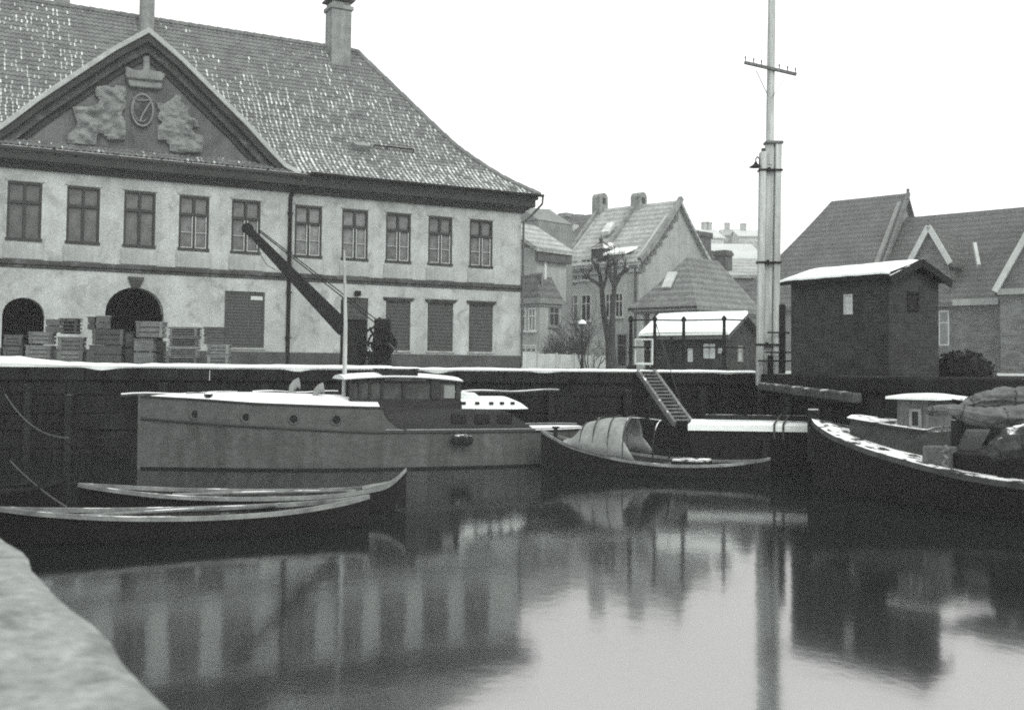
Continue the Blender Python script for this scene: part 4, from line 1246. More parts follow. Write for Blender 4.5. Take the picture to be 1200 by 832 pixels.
for py, x0, x1 in ((390, -.05, .55), (413, -.1, .62), (423, -.3, .6)):
    z = Mf.P(905, py)[2]; q = MB(); q.tube([(mx_(z) + x0, -.2, z), (mx_(z) + x1, -.2, z)], .025, 6); q.build('iron_rung', M['iron'], ms)

# ---- hand crane
K = fr_px(445, 32.2, R(3), ZQ)
kr = thing('hand_crane', 'black hand crane with a long slanting boom and geared winch on the quay', 'crane', K)
tp = K.P(290, 268); ft = K.P(403, 385)
T_, F_ = Vector((tp[0], 0, tp[2])), Vector((ft[0], 0, ft[2])); dn = (F_ - T_).normalized()
pn = Vector((-dn.z, 0, dn.x))
q = MB()
for y in (-.17, .17):
    a_, b_ = T_ - dn * .1, F_ + dn * .05
    q.hexa([a_ + pn * .1 + Vector((0, y - .05, 0)), a_ + pn * .1 + Vector((0, y + .05, 0)), a_ - pn * .1 + Vector((0, y + .05, 0)), a_ - pn * .1 + Vector((0, y - .05, 0))],
           [b_ + pn * .24 + Vector((0, y - .05, 0)), b_ + pn * .24 + Vector((0, y + .05, 0)), b_ - pn * .24 + Vector((0, y + .05, 0)), b_ - pn * .24 + Vector((0, y - .05, 0))])
for k in range(9):
    c = T_ + (F_ - T_) * (k + .4) / 9; h = .09 + .13 * (k + .4) / 9
    q.box(c.x - .03, c.x + .03, -.12, .12, c.z - h * .8, c.z + h * .8)
q.build('boom', M['iron'], kr, bevel=.012)
q = MB(); q.lathe([(.14, -.08), (.17, -.06), (.11, -.02), (.11, .02), (.17, .06), (.14, .08)], (T_.x, 0, T_.z), 14, axis='y'); q.build('pulley', M['iron'], kr)
blk = K.P(447, 378)
for y, dz in ((-.12, 0), (.12, .12)):
    q = MB(); q.tube([(T_.x + .35, y, T_.z - .08 + dz * .4), (blk[0] - .2, y, blk[2] + dz)], .018, 6); q.build('tie_rod', M['iron'], kr)
q = MB(); a_ = T_ + dn * .3 - pn * .14; q.tube([T_ + dn * .1 - pn * .12, T_ + dn * 1.2 - pn * .34, F_ - dn * 2.7 - pn * .26], .016, 5); q.build('hoist_rope', M['gunwale'], kr)
# pedestal, cabinet and winch
zz = lambda py: K.P(420, py)[2]; xx_ = lambda px: K.P(px, 400)[0]
q = MB(); q.box(xx_(399.5), xx_(402), -.2, -.1, .0, zz(352)); q.build('stay_post', M['iron'], kr)
q = MB(); q.box(xx_(405), xx_(428), -.35, .35, 0.02, zz(375.5)); q.box(xx_(404), xx_(429), -.4, .4, zz(376.5), zz(374.5))
q.build('cabinet', M['iron'], kr, bevel=.03)
q = MB(); q.hexa([(xx_(434), -.4, 0), (xx_(459), -.4, 0), (xx_(459), .4, 0), (xx_(434), .4, 0)], [(xx_(439), -.3, zz(385)), (xx_(457), -.3, zz(385)), (xx_(457), .3, zz(385)), (xx_(439), .3, zz(385))])
q.lathe([(.5, -.02), (.55, .0), (.55, .14), (.42, .2)], ((xx_(446)), 0, -.1), 18); q.build('pedestal', M['iron'], kr, bevel=.02)
q = MB(); q.box(xx_(439), xx_(457.5), -.32, .32, zz(386), zz(373.5)); q.box(xx_(443), xx_(446), -.2, .2, zz(374), zz(371.5)); q.build('counterweight', M['iron'], kr, bevel=.03)


def gear(cx, cz, r, y, name='gear_wheel', sp=6, teeth=26):
    g_ = MB(); n = teeth * 2; rows = []
    ro = [r * (1.0 if (i // 1) % 2 else .94) for i in range(n)]
    for rr, yy in ((.84 * r, -.05), (None, -.05), (None, .05), (.84 * r, .05), (.84 * r, -.05)):
        rows.append([(cx + (rr or ro[i]) * math.cos(2 * math.pi * i / n), y + yy, cz + (rr or ro[i]) * math.sin(2 * math.pi * i / n)) for i in range(n)])
    g_.grid(rows, closed=True)
    for k_ in range(sp):
        a_ = math.pi * 2 * k_ / sp; g_.bar((cx, y, cz), (cx + r * .88 * math.cos(a_), y, cz + r * .88 * math.sin(a_)), .07, .05, up=(0, 1, 0))
    g_.lathe([(.02, -.08), (.09, -.08), (.09, .08), (.02, .08)], (cx, y, cz), 10, axis='y')
    return g_.build(name, M['iron'], kr)


gear(xx_(444), zz(402), .53, -.42); gear(xx_(437), zz(421), .26, -.46, teeth=16); gear(xx_(457), zz(403), .26, -.5, teeth=16); gear(xx_(438), zz(413), .2, -.5, teeth=12, sp=4); gear(xx_(446), zz(402), .44, .4)
q = MB(); q.lathe([(.3, -.3), (.18, -.27), (.18, .27), (.3, .3)], (xx_(447), 0, zz(406)), 14, axis='y'); q.build('rope_drum', M['iron'], kr)
q = MB(); h0 = Vector((xx_(458), -.56, zz(403))); q.tube([h0, h0 + Vector((.0, -.1, 0)), h0 + Vector((.22, -.1, -.22)), h0 + Vector((.22, -.35, -.22))], .025, 6); q.build('crank_handle', M['iron_grey'], kr)
q = MB(); q.bar((xx_(434), -.55, zz(407)), (xx_(438), -.56, zz(412)), .05, .03); q.build('brake_lever', M['sash'], kr)

# ---- stacked crates: each one a thing of its own
def make_crate(w, d, h, kind, dark, label):
    """open slatted fish crate: frame of battens, side slats, lid"""
    t = bpy.data.objects.new('crate', None); COL.objects.link(t); tag(t, label, 'crate', 'crates stacked on the quay')
    m = M['crate_dark'] if dark else M['crate']
    n = {0: 3, 1: 2, 2: 4}[kind]; gap = h * (.07 if kind != 2 else .16)
    for sy in (-1, 1):
        q_ = MB()
        for k in range(n):
            z0 = h * k / n + gap / 2; z1 = h * (k + 1) / n - gap / 2; j = rnd.uniform(-.006, .006)
            q_.box(-w / 2 + rnd.uniform(0, .015), w / 2 - rnd.uniform(0, .015), sy * d / 2 - .011 + j, sy * d / 2 + .011 + j, z0, z1)
        q_.build('side_slats', m, t)
    for sx in (-1, 1):
        q_ = MB()
        for k in range(n):
            q_.box(sx * (w / 2 - .04) - .01, sx * (w / 2 - .04) + .01, -d / 2 + .012, d / 2 - .012, h * k / n + gap / 2, h * (k + 1) / n - gap / 2)
        for sy in (-1, 1): q_.box(sx * (w / 2 - .085) - .03, sx * (w / 2 - .085) + .03, sy * (d / 2 - .035) - .022, sy * (d / 2 - .035) + .022, .0, h - .012)
        if kind == 0:
            q_.box(sx * (w / 2 - .06) - .035, sx * (w / 2 - .06) + .035, -d / 2 - .036, -d / 2 - .013, 0.005, h - .005)
        q_.build('end_panel', m, t)
    q_ = MB(); nb = 4
    for k in range(nb):
        y0 = -d / 2 + d * k / nb + .006; y1 = -d / 2 + d * (k + 1) / nb - .006
        q_.box(-w / 2 - .015, w / 2 + .015, y0 - (.02 if k == 0 else 0), y1 + (.02 if k == nb - 1 else 0), h - .01, h + .016)
    q_.build('lid', m, t)
    q_ = MB(); q_.box(-w / 2 + .03, w / 2 - .03, -d / 2 + .014, d / 2 - .014, .0, .02); q_.box(-w / 2 + .055, w / 2 - .055, -d / 2 + .03, d / 2 - .03, .03, h - .03); q_.build('contents', M['black'] if kind == 2 else M['crate_dark'], t)
    return t


CR = [  # px rect, depth, kind, dark, label
    ((4, 30, 405, 419), 28.2, 0, 1, 'dark low crate at the picture edge, lower of its pair'),
    ((4, 29, 392.5, 405), 28.2, 0, 1, 'dark low crate at the picture edge, upper of its pair'),
    ((31, 64, 404, 419), 28.3, 0, 0, 'crate with pale top board, bottom of the second stack from the left'),
    ((33, 65, 389, 403), 28.4, 0, 0, 'crate under snow, top of the second stack from the left'),
    ((52, 71, 374, 389), 29.2, 1, 0, 'pale board box standing behind the dark slatted crate near the small arch'),
    ((67, 101, 410, 425), 27.6, 0, 0, 'wide pale boarded crate, bottom of the third stack'),
    ((67, 101, 395, 410), 27.6, 0, 0, 'wide crate in the middle of the third stack, snow on its rim'),
    ((69, 94.5, 373, 391), 28.0, 2, 1, 'dark slatted crate on top of the third stack, beside the pale box'),
    ((102, 112, 371, 386), 29.0, 1, 1, 'narrow dark box leaning beside the small pale crate under the archway'),
    ((111, 129, 370, 385), 29.0, 1, 0, 'small pale crate perched in front of the archway edge'),
    ((104, 146, 404, 425), 27.5, 1, 1, 'broad dark crate, lower one in front of the archway'),
    ((106, 147, 386, 404), 27.5, 0, 1, 'broad crate with a snow white lid, upper one in front of the archway'),
    ((147, 156, 388, 425), 28.6, 1, 1, 'tall narrow dark box between the broad crate and the upright box'),
    ((157, 183, 396, 426), 27.4, 1, 0, 'tall upright boarded box with snow on top below the striped crate'),
    ((183, 194, 399, 426), 27.9, 1, 1, 'narrow dark box wedged next to the slatted stack'),
    ((159, 194.5, 377, 395.5), 27.9, 0, 0, 'grey crate with a snowy lid standing highest right of the archway'),
    ((193, 236, 417, 427), 27.2, 2, 0, 'slatted tray crate, lowest of the tall slatted stack'),
    ((193, 236, 406.5, 416.5), 27.2, 2, 0, 'slatted tray crate, second from below in the tall slatted stack'),
    ((195, 236, 395, 406), 27.25, 2, 0, 'slatted tray crate, second from above in the tall slatted stack'),
    ((196, 236, 383.5, 394.5), 27.3, 2, 0, 'slatted tray crate with snow, topmost of the tall slatted stack'),
    ((242, 271, 415, 427), 27.0, 0, 0, 'crate at the bottom of the end stack nearest the large shutter'),
    ((242, 271, 403.5, 415), 27.0, 0, 0, 'crate with a white snowy lid in the middle of the end stack'),
    ((237, 269, 393, 403), 27.1, 0, 1, 'flat crate second from the top of the end stack nearest the shutter'),
    ((237, 269, 383.5, 393), 27.1, 0, 1, 'flat dark crate topmost of the end stack nearest the shutter'),
]
prev = {}
for r_, D_, kind, dark, lab in CR:
    f = fr_px((r_[0] + r_[1]) / 2, D_, R(rnd.uniform(8, 17)), 0)
    a_ = f.P(r_[0], r_[3], -.33); b_ = f.P(r_[1], r_[2], -.33)
    w_ = (b_[0] - a_[0]) * .93; h_ = b_[2] - f.P((r_[0] + r_[1]) / 2, r_[3], -.33)[2]
    t = make_crate(w_, min(.7, max(.45, w_ * .8)), max(h_ - .016, .1), kind, dark, lab)
    z = f.P((r_[0] + r_[1]) / 2, r_[3], -.33)[2]
    if r_[3] > 415: z = max(ZQ, z - .02)
    t.location = (f.o.x, f.o.y, z); t.rotation_euler = (0, 0, f.th)
for r_, D_, lab in (((6, 30, 419, 428), 28.2, ''),): pass

# ---- railing posts and rails near the mast
rail_d = (QB - QA).normalized()
rl = thing('quay_railing', 'black iron railing of four posts and two rails in front of the white roofed shed', 'railing', Fr(0, 0, 0))
pts = []
for px, pt in ((739, 374), (767, 374), (801, 374.5), (848.5, 373.5)):
    d = ray(px, 433); t = ((QA + Vector((0, .35, 0)) - CAM).cross(rail_d)).z / (d.cross(rail_d)).z
    p_ = CAM + d * t; zt = (CAM + ray(px, pt) * t).z; pts.append((p_.x, p_.y, zt))
    q = MB(); x, y = p_.x, p_.y
    q.tube([(x, y, ZQ), (x, y, ZQ + .12), (x, y, ZQ + .2), (x, y, zt - .06)], [.14, .12, .055, .045], 9)
    q.lathe([(.03, zt - .08), (.075, zt - .03), (.07, zt + .03), (.03, zt + .08), (.01, zt + .1)], (x, y, 0), 9)
    zm = ZQ + (zt - ZQ) * .38; q.lathe([(.045, zm - .07), (.08, zm), (.045, zm + .07)], (x, y, 0), 9)
    q.build('post', M['iron'], rl, smooth=True)
endp = on_y(884, 420, 29.35)
for hfrac in (.985, .47):
    q = MB(); ps = [(x, y, ZQ + (z - ZQ) * hfrac) for x, y, z in pts] + [(endp.x, pts[-1][1] + .3, ZQ + (pts[-1][2] - ZQ) * hfrac)]
    q.tube(ps, .022, 7); q.build('rail', M['iron'], rl)
# white gate frame between the first two posts
gx0, gx1 = on_y(743.5, 400, pts[0][1] + .12), on_y(764.5, 400, pts[1][1] + .12)
gf = thing('gate_frame', 'white painted square frame standing between the two end posts of the railing', 'frame', Fr(gx0.x, gx0.y, 0, ZQ))
w_ = gx1.x - gx0.x; h_ = on_y(750, 397, gx0.y).z - ZQ; hb = on_y(750, 427.5, gx0.y).z - ZQ
for nm, bxx in (('upright', (0, .05, hb, h_)), ('upright', (w_ - .05, w_, hb, h_)), ('crossbar', (.05, w_ - .05, hb, hb + .06)), ('crossbar', (.05, w_ - .05, h_ - .04, h_))):
    q = MB(); q.box(bxx[0], bxx[1], -.03, .03, bxx[2], bxx[3]); q.build(nm, M['trim_pale'], gf, bevel=.008)
for x in (.01, w_ - .06):
    q = MB(); q.box(x, x + .05, -.025, .025, 0, hb); q.build('foot', M['timber_dark'], gf)
# thin stay wire down to the water from the second post
q = MB(); p0_ = Vector(pts[1]); p1_ = on_y(797, 470, pts[1][1] - .9); q.tube([p0_, (p0_ + p1_) / 2, p1_], .012, 5)
tag(q.build('stay_wire', M['rope_dark']), 'thin wire slanting from the second railing post down towards the water', 'wire')

# ---- gangway ladder leaning from the quay
ga, gb = on_y(757, 434, 29.15), on_y(801, 497, 26.6)
gw = thing('gangway', 'worn wooden gangway slanting from the quay edge down towards the low barge', 'gangway', Fr(ga.x, ga.y, 0, 0))
A_ = Vector((0, 0, ZQ + .02)); B_ = Vector((gb.x - ga.x, gb.y - ga.y, gb.z)); wv = Vector((.46, .12, 0))
for k in (0, 1):
    q = MB(); q.bar(A_ + wv * (k - .5), B_ + wv * (k - .5), .07, .14); q.build('side_rail', M['timber'], gw)
for k in range(15):
    c = A_ + (B_ - A_) * ((k + .6) / 15.2) + Vector((0, 0, .05)); q = MB(); q.bar(c - wv * .46, c + wv * .46, .11, .035); q.build('tread', M['timber'], gw)

# ---- sloping plank along the inner quay wall
ra, rb = on_y(893, 452.5, 28.6), on_y(1004, 466.5, 20.85)
q = MB(); q.bar(ra, rb, .22, .2)
tag(q.build('fender_beam', M['gunwale_dark'], bevel=.03), 'heavy grey beam sloping along the wall right of the mast foot', 'beam')
# snow topped booms moored against the long wall
def boom(px0, px1, py0, py1, D0, D1, lab, r_=.045):
    e_ = []
    for a, b in ((px0, py0), (px1, py1)):
        d = ray(a, b); t = ((QA - Vector((0, .32, 0)) - CAM).cross(rail_d)).z / (d.cross(rail_d)).z; e_.append(CAM + d * t)
    a_, b_ = e_; q_ = MB()
    pth = [a_ + (b_ - a_) * t + Vector((0, 0, .02 * math.sin(9 * t))) for t in [i / 10 for i in range(11)]]
    q_.tube(pth, [r_ * (1 - .04 * i) for i in range(11)], 9); o_ = q_.build('spar', M['spar'], smooth=True); tag(o_, lab, 'spar', 'spars lashed along the quay wall')


M['spar'] = mat('spar with snow', .07, .3, 5, .85, .3, 20, snow=.6, snsc=2.5)
boom(541, 655, 459.5, 457.5, 28.0, 28.9, 'long thin spar with snow along the wall behind the white cabin roof')
boom(296, 400, 460, 459.5, 26.9, 27.5, 'snowy spar along the wall behind the two cowl vents')
boom(142, 278, 463, 460, 25.2, 26.0, 'snowy spar along the wall behind the bow of the cruiser')

# ---- white board fence, street lamp, trees
p0_, p1_ = on_y(607, 423, 52.0), on_y(714, 424, 56.5)
ff = Fr(p0_.x, p0_.y, math.atan2(p1_.y - p0_.y, p1_.x - p0_.x), ZQ)
fn = thing('board_fence', 'low white board fence in front of the town houses', 'fence', ff)
Lf = math.hypot(p1_.x - p0_.x, p1_.y - p0_.y); z0, z1 = ff.P(610, 413.5)[2], ff.P(712, 417)[2]
q = MB(); n = int(Lf / .14)
for k in range(n):
    t = k / n; zt = z0 + (z1 - z0) * t + rnd.uniform(-.015, .015); q.box(k * .14 + .004, k * .14 + .134, -.012, .012, .02, zt)
q.build('boards', M['fence'], fn)
q = MB()
for h_ in (.28, .75): q.box(0, Lf, .013, .06, h_ * z0, h_ * z0 + .07)
q.build('rail', M['fence'], fn)
for k in range(6):
    q = MB(); x = Lf * k / 5; q.box(x - .05, x + .05, -.05, .05, 0, z0 + (z1 - z0) * k / 5 + .06); q.build('post', M['fence'], fn)

lf = fr_px(682, 50.5, 0, ZQ); sl_ = thing('street_lamp', 'slim lamp post with a snow capped lantern in front of the white fence', 'street lamp', lf)
zl = lf.P(682, 375)[2]
q = MB(); q.tube([(0, 0, 0), (0, 0, .5), (0, 0, .55), (0, 0, zl - .5)], [.085, .075, .05, .04], 9); q.build('post', M['iron'], sl_)
q = MB(); q.lathe([(.06, zl - .5), (.14, zl - .2), (.14, zl - .18)], (0, 0, 0), 6); q.build('lantern', M['glass_dark'], sl_)
q = MB(); q.lathe([(.2, zl - .18), (.16, zl - .08), (.05, zl)], (0, 0, 0), 10); q.build('lantern_cap', M['snow'], sl_)


def limb(mb_, p, d, L_, r_, depth, gravity=0.0, spread=.6, nkids=3, rmin=.006, knob=0, sides=5):
    pth = [Vector(p)]; rr = [r_]; dd = Vector(d).normalized(); n = max(3, int(L_ / .28))
    for i in range(n):
        dd = (dd + Vector((rnd.uniform(-1, 1), rnd.uniform(-1, 1), rnd.uniform(-.5, 1) + gravity)) * .16).normalized()
        pth.append(pth[-1] + dd * (L_ / n)); rr.append(max(rmin, r_ * (1 - .62 * (i + 1) / n)))
    mb_.tube(pth, rr, max(3, sides), cap=False)
    if knob: mb_.lathe([(knob * .5, -knob), (knob, -.3 * knob), (knob * .9, .5 * knob), (knob * .3, knob)], pth[-1], 6)
    if depth > 0:
        for k in range(nkids):
            i = rnd.randint(max(1, n // 3), n); v = Vector((rnd.uniform(-1, 1), rnd.uniform(-1, 1), rnd.uniform(-.2, .9)))
            limb(mb_, pth[i], (dd + v * spread * 1.6), L_ * rnd.uniform(.45, .75), max(rmin, rr[i] * .7), depth - 1, gravity, spread, nkids, rmin, 0, sides - 1)
    return pth[-1], dd


def pollard(f, stem, arms, lab):
    t = thing('pollard_tree', lab, 'tree', f, 'bare pollarded trees before the houses')
    q_ = MB(); P_ = [f.P(px, py, 0) for px, py in stem]; P_[0] = (P_[0][0], 0, 0)
    n = len(P_); q_.tube([Vector(p) + Vector((0, rnd.uniform(-.08, .08), 0)) for p in P_], [.20 - .085 * i / (n - 1) + (.07 if i == 0 else 0) for i in range(n)], 9); q_.build('trunk', M['bark'], t, smooth=True)
    c = MB()
    for arm, r_ in arms:
        ps = [Vector(f.P(px, py, dy)) for px, py, dy in arm]
        c.tube(ps, [r_ * (1 - .3 * i / (len(ps) - 1)) for i in range(len(ps))], 7)
        k = r_ * 1.25; c.lathe([(k * .4, -k * 1.2), (k, -.4 * k), (k * .95, .5 * k), (k * .3, k)], ps[-1], 7)
        for i in range(7):
            limb(c, ps[-1], Vector((rnd.uniform(-.7, .7), rnd.uniform(-.7, .7), rnd.uniform(.2, 1.2))), rnd.uniform(.35, .85), .024, 1, .2, .5, 2, .009)
    c.build('crown', M['bark'], t)


pollard(fr_px(713, 53.5, 0, ZQ), [(716, 432), (713, 400), (707, 365), (705, 336)],
        [([(705, 337, 0), (700, 332, .1), (692, 327, .2), (688, 324, .2)], .10), ([(705, 336, 0), (703, 322, -.1), (699, 312, -.2)], .12), ([(706, 338, 0), (710, 328, .2), (711, 318, .3)], .1)],
        'bare pollarded tree with knobbly arms reaching left in front of the gabled house')
pollard(fr_px(716, 52.6, 0, ZQ), [(717, 433), (717, 400), (718, 365), (720, 334)],
        [([(720, 336, 0), (715, 322, .1), (714, 310, .2)], .13), ([(720, 335, 0), (727, 322, -.1), (734, 315, -.2)], .12), ([(720, 336, 0), (721, 320, .2), (721, 308, .3)], .12)],
        'bare pollarded tree with the thicker straight stem beside the dark house door')


def thicket(f, w_, h_, lab, n=26):
    t = thing('bare_bush', lab, 'bush', f, 'leafless bushes behind the fence'); q_ = MB()
    for i in range(n):
        x = rnd.uniform(-w_, w_) * .6; limb(q_, (x, rnd.uniform(-.4, .4), 0), (x / w_ * .6 + rnd.uniform(-.3, .3), rnd.uniform(-.3, .3), 1), h_ * rnd.uniform(.5, .95), .03, 3, .05, .75, 3, .008, 0, 4)
    q_.build('branches', M['twig'], t)


thicket(fr_px(688, 55.4, 0, ZQ), 1.1, 2.0, 'tangled leafless bush with fine twigs behind the fence and lamp post', 17)
thicket(fr_px(664, 55.2, 0, ZQ), 1.0, 1.2, 'lower leafless bush close to the bay window', 22)

# ---- dark mound of nets by the hut
nf = fr_px(1128, 25.5, 0, ZQ)
M['net'] = mat('tarred nets', .010, .5, 7, .95, .8, 9)
q = MB(); rows = []
wn = 25.5 / 1250 * 30; hn = nf.P(1125, 409)[2] * .8
for i in range(13):
    a_ = math.pi / 2 * i / 12; row = []
    for j in range(34):
        b_ = 2 * math.pi * j / 34; u, v = math.cos(a_) ** .75, math.sin(a_) ** .9
        k = 1 + .22 * mn.noise(Vector((2.4 * math.cos(b_) * u, 2.4 * math.sin(b_) * u, 2.5 * v))) + .12 * mn.noise(Vector((7 * math.cos(b_) * u, 7 * math.sin(b_) * u, 7 * v)))
        row.append((wn * u * k * math.cos(b_), .6 * u * k * math.sin(b_), max(-.05, hn * v * k)))
    rows.append(row)
q.grid(rows, closed=True); q.face(rows[-1])
for k in range(900):
    an = math.acos(rnd.random()); bb = rnd.uniform(0, 6.283); u = math.sin(an); p_ = Vector((wn * u * math.cos(bb), .6 * u * math.sin(bb), hn * math.cos(an))) * rnd.uniform(.9, 1.25)
    a_ = Vector((rnd.uniform(-1, 1), rnd.uniform(-1, 1), rnd.uniform(-1, 1))).normalized() * rnd.uniform(.02, .06); b_ = Vector((rnd.uniform(-1, 1), rnd.uniform(-1, 1), rnd.uniform(-1, 1))).normalized() * rnd.uniform(.02, .06)
    if p_.z > 0: q.face([p_ - a_, p_ + b_, p_ + a_, p_ - b_])
nt_ = q.build('net_heap', M['net'], smooth='all'); nt_.location = nf.o; nt_.rotation_euler = (0, 0, nf.th)
tag(nt_, 'dark rounded heap of nets lying right beside the brick hut', 'net heap')
# ================================================================ boats
def section(x, b, zs, bw, zk, n=8, side=1):
    """half section from the sheer (outside, y = b) down to the keel (y = 0)"""
    out = []
    for k in range(n + 1):
        t = k / n
        if t < .55:
            u = t / .55; y = b + (bw - b) * u; z = zs + (0.0 - zs) * u
            if zs <= 0: z = zs
        else:
            u = (t - .55) / .45; y = bw * math.cos(u * math.pi / 2) ** .8 if u < 1 else 0.0; z = zk * math.sin(u * math.pi / 2) ** 1.0
        out.append((x, side * y, z))
    return out


def hull(st, m, parent, name='hull', n=8, close=True):
    mb = MB(); rows = []
    for s_ in st:
        L_ = section(*s_, n=n, side=-1); R__ = section(*s_, n=n, side=1)
        rows.append(L_ + list(reversed(R__))[1:])
    mb.grid(rows)
    if close:
        mb.face(rows[0]); mb.face(rows[-1])
    return mb.build(name, m, parent, smooth=True, recalc=True)


def spline(keys, n):
    """resample a list of station tuples smoothly"""
    out = []
    k = len(keys)
    for i in range(k - 1):
        p0, p1, p2, p3 = keys[max(i - 1, 0)], keys[i], keys[i + 1], keys[min(i + 2, k - 1)]
        for j in range(n):
            t = j / n
            out.append(tuple(.5 * (2 * p1[c] + (p2[c] - p0[c]) * t + (2 * p0[c] - 5 * p1[c] + 4 * p2[c] - p3[c]) * t * t + (3 * p1[c] - p0[c] - 3 * p2[c] + p3[c]) * t ** 3) for c in range(len(p1))))
    out.append(tuple(keys[-1])); return out


M['port_glass'] = mat('porthole glass', .006, .3, 3, .4, 0, 3, spec=.15, fine=0)
# ---- motor cruiser moored along the wall
p0 = on_y(163.5, 553, 23.5); p1 = on_y(686, 540, 26.6)
cf = Fr(p0.x, p0.y, math.atan2(p1.y - p0.y, p1.x - p0.x), 0)
LB = math.hypot(p1.x - p0.x, p1.y - p0.y)
print('CRUISER', LB)
cr_ = thing('motor_cruiser', 'long grey motor cruiser with snowy foredeck, dark wheelhouse and white aft cabin roof', 'boat', cf)
HB = 1.25


def zat(px, py, y): return cf.P(px, py, y)


zr = [(169, 491), (300, 500.5), (430, 507), (640, 505), (684, 503)]   # rubbing strake seen on the near side
hbk = [(0, .035, 1, .03, -.3), (.9, .50, 1, .34, -.5), (2.4, .98, 1, .86, -.6), (4.2, HB, 1, HB - .04, -.65), (6.2, HB + .02, 1, HB - .02, -.6), (8.2, 1.14, 1, 1.08, -.45), (LB - .6, .86, 1, .72, -.2), (LB, .60, 1, .42, -.05)]
st = spline(hbk, 6)


def lerp_pts(pts, x):
    if x <= pts[0][0]: return pts[0][1]
    for (a, b), (c, d) in zip(pts, pts[1:]):
        if x <= c: return b + (d - b) * (x - a) / (c - a)
    return pts[-1][1]


def half_b(x):
    for a, b in zip(st, st[1:]):
        if x <= b[0]: return a[1] + (b[1] - a[1]) * (x - a[0]) / max(1e-6, b[0] - a[0])
    return st[-1][1]


def prof_from(pxs):
    out = []
    for px, py in pxs:
        y = -.5
        for _ in range(4):
            q = cf.P(px, py, y); y = -half_b(min(max(q[0], 0), LB))
        out.append((q[0], q[2]))
    return out


RUB = prof_from(zr); DECK = prof_from([(166, 464.5), (230, 468), (300, 473), (380, 476), (430, 477.5), (470, 478)])
CAB = prof_from([(430, 477), (540, 479), (600, 480), (637, 481)])
print('RUB', RUB, 'DECK', DECK, CAB)
SH = lambda x: lerp_pts(RUB, x)
DK = lambda x: lerp_pts(DECK, x)
hull([(x, b, SH(x), bw, zk) for x, b, _, bw, zk in st], M['hull_grey'], cr_)
mb = MB()                                                  # boot top at the waterline
for sg in (-1, 1):
    mb.grid([[(x, sg * (bw + (b - bw) * (z / max(.3, SH(x))) + .006), z) for z in (-.06, .045)] for x, b, _, bw, zk in st])
mb.build('boot_top', M['hull_black'], cr_, recalc=False)
mb = MB()
for sg in (-1, 1): mb.tube([(x, sg * (b + .012), SH(x) + .005) for x, b, _, bw, zk in st], .028, 6)
mb.build('rubbing_strake', M['varnish'], cr_)
mb = MB()
for sg in (-1, 1): mb.tube([(x, sg * (b + .014), SH(x) + .06) for x, b, _, bw, zk in st if x > 4.9], .016, 5)
mb.build('pale_moulding', M['vent'], cr_)
XE = 5.15                                                  # where the raised topsides end
mb = MB()
xs = [x for x, *_ in st if x < XE - .05]
for sg in (-1, 1):
    rows = []
    for j in range(7):
        t = j / 6; xe = XE + .62 * (1 - t) ** 2.2
        rr = []
        for i in range(31):
            x = xe * i / 30; rr.append((x, sg * (half_b(x) + .006 * t), SH(x) + (DK(x) - SH(x)) * t))
        rows.append(rr)
    mb.grid(rows)
mb.build('raised_topsides', M['hull_upper'], cr_, recalc=False)
mb = MB()
for sg in (-1, 1): mb.tube([(XE * i / 30, sg * (half_b(XE * i / 30) + .01), DK(XE * i / 30)) for i in range(31)], .03, 6)
for sg in (-1, 1): mb.tube([(XE + .62 * (1 - t) ** 2.2, sg * (half_b(XE) + .012), SH(XE + .3) + (DK(XE) - SH(XE + .3)) * t) for t in [i / 8 for i in range(9)]], .02, 6)
mb.build('deck_edge', M['varnish'], cr_)
mb = MB()
rows = [[(x, half_b(x) * s_, DK(x) - .01 + .24 * (1 - s_ * s_) * min(1, half_b(x))) for s_ in (-1, -.75, -.4, 0, .4, .75, 1)] for x in [XE * .985 * i / 26 for i in range(27)]]
mb.grid(rows); mb.build('foredeck', M['white_paint'], cr_, smooth=True)
# stem post
mb = MB(); mb.hexa([(-.05, -.04, -.3), (.08, -.04, -.3), (.08, .04, -.3), (-.05, .04, -.3)], [(-.07, -.04, DK(0) + .05), (.06, -.04, DK(0) + .05), (.06, .04, DK(0) + .05), (-.07, .04, DK(0) + .05)]); mb.build('stem_post', M['hull_upper'], cr_, bevel=.01)
# dark cabin sides
CK = lambda x: lerp_pts(CAB, x)
XC0, XC1 = 4.75, zat(637, 500, -1.05)[0]
mb = MB()
for sg in (-1, 1):
    rows = []
    for i in range(25):
        x = XC0 + (XC1 - XC0) * i / 24; b = half_b(x) - .05; e = max(0, (x - (XC1 - 1.0))) * .62
        rows.append([(x, sg * b, SH(x) + .01), (x, sg * (b - .03), CK(x) - e * .9)])
    mb.grid(rows)
mb.build('cabin_side', M['varnish'], cr_, recalc=False)
for a, b in ((528, 546), (556, 574), (583, 601)):
    u0, u1 = zat(a, 490, -1.15)[0], zat(b, 490, -1.15)[0]; mb = MB(); xm = (u0 + u1) / 2
    z0, z1 = zat((a + b) / 2, 497, -half_b(xm))[2], zat((a + b) / 2, 485.5, -half_b(xm))[2]
    mb.hexa([(u0, -half_b(u0) + .03, z0), (u1, -half_b(u1) + .03, z0), (u1, -half_b(u1) + .1, z0), (u0, -half_b(u0) + .1, z0)], [(u0, -half_b(u0) + .05, z1), (u1, -half_b(u1) + .05, z1), (u1, -half_b(u1) + .12, z1), (u0, -half_b(u0) + .12, z1)])
    mb.build('cabin_window', M['port_glass'], cr_, bevel=.02)
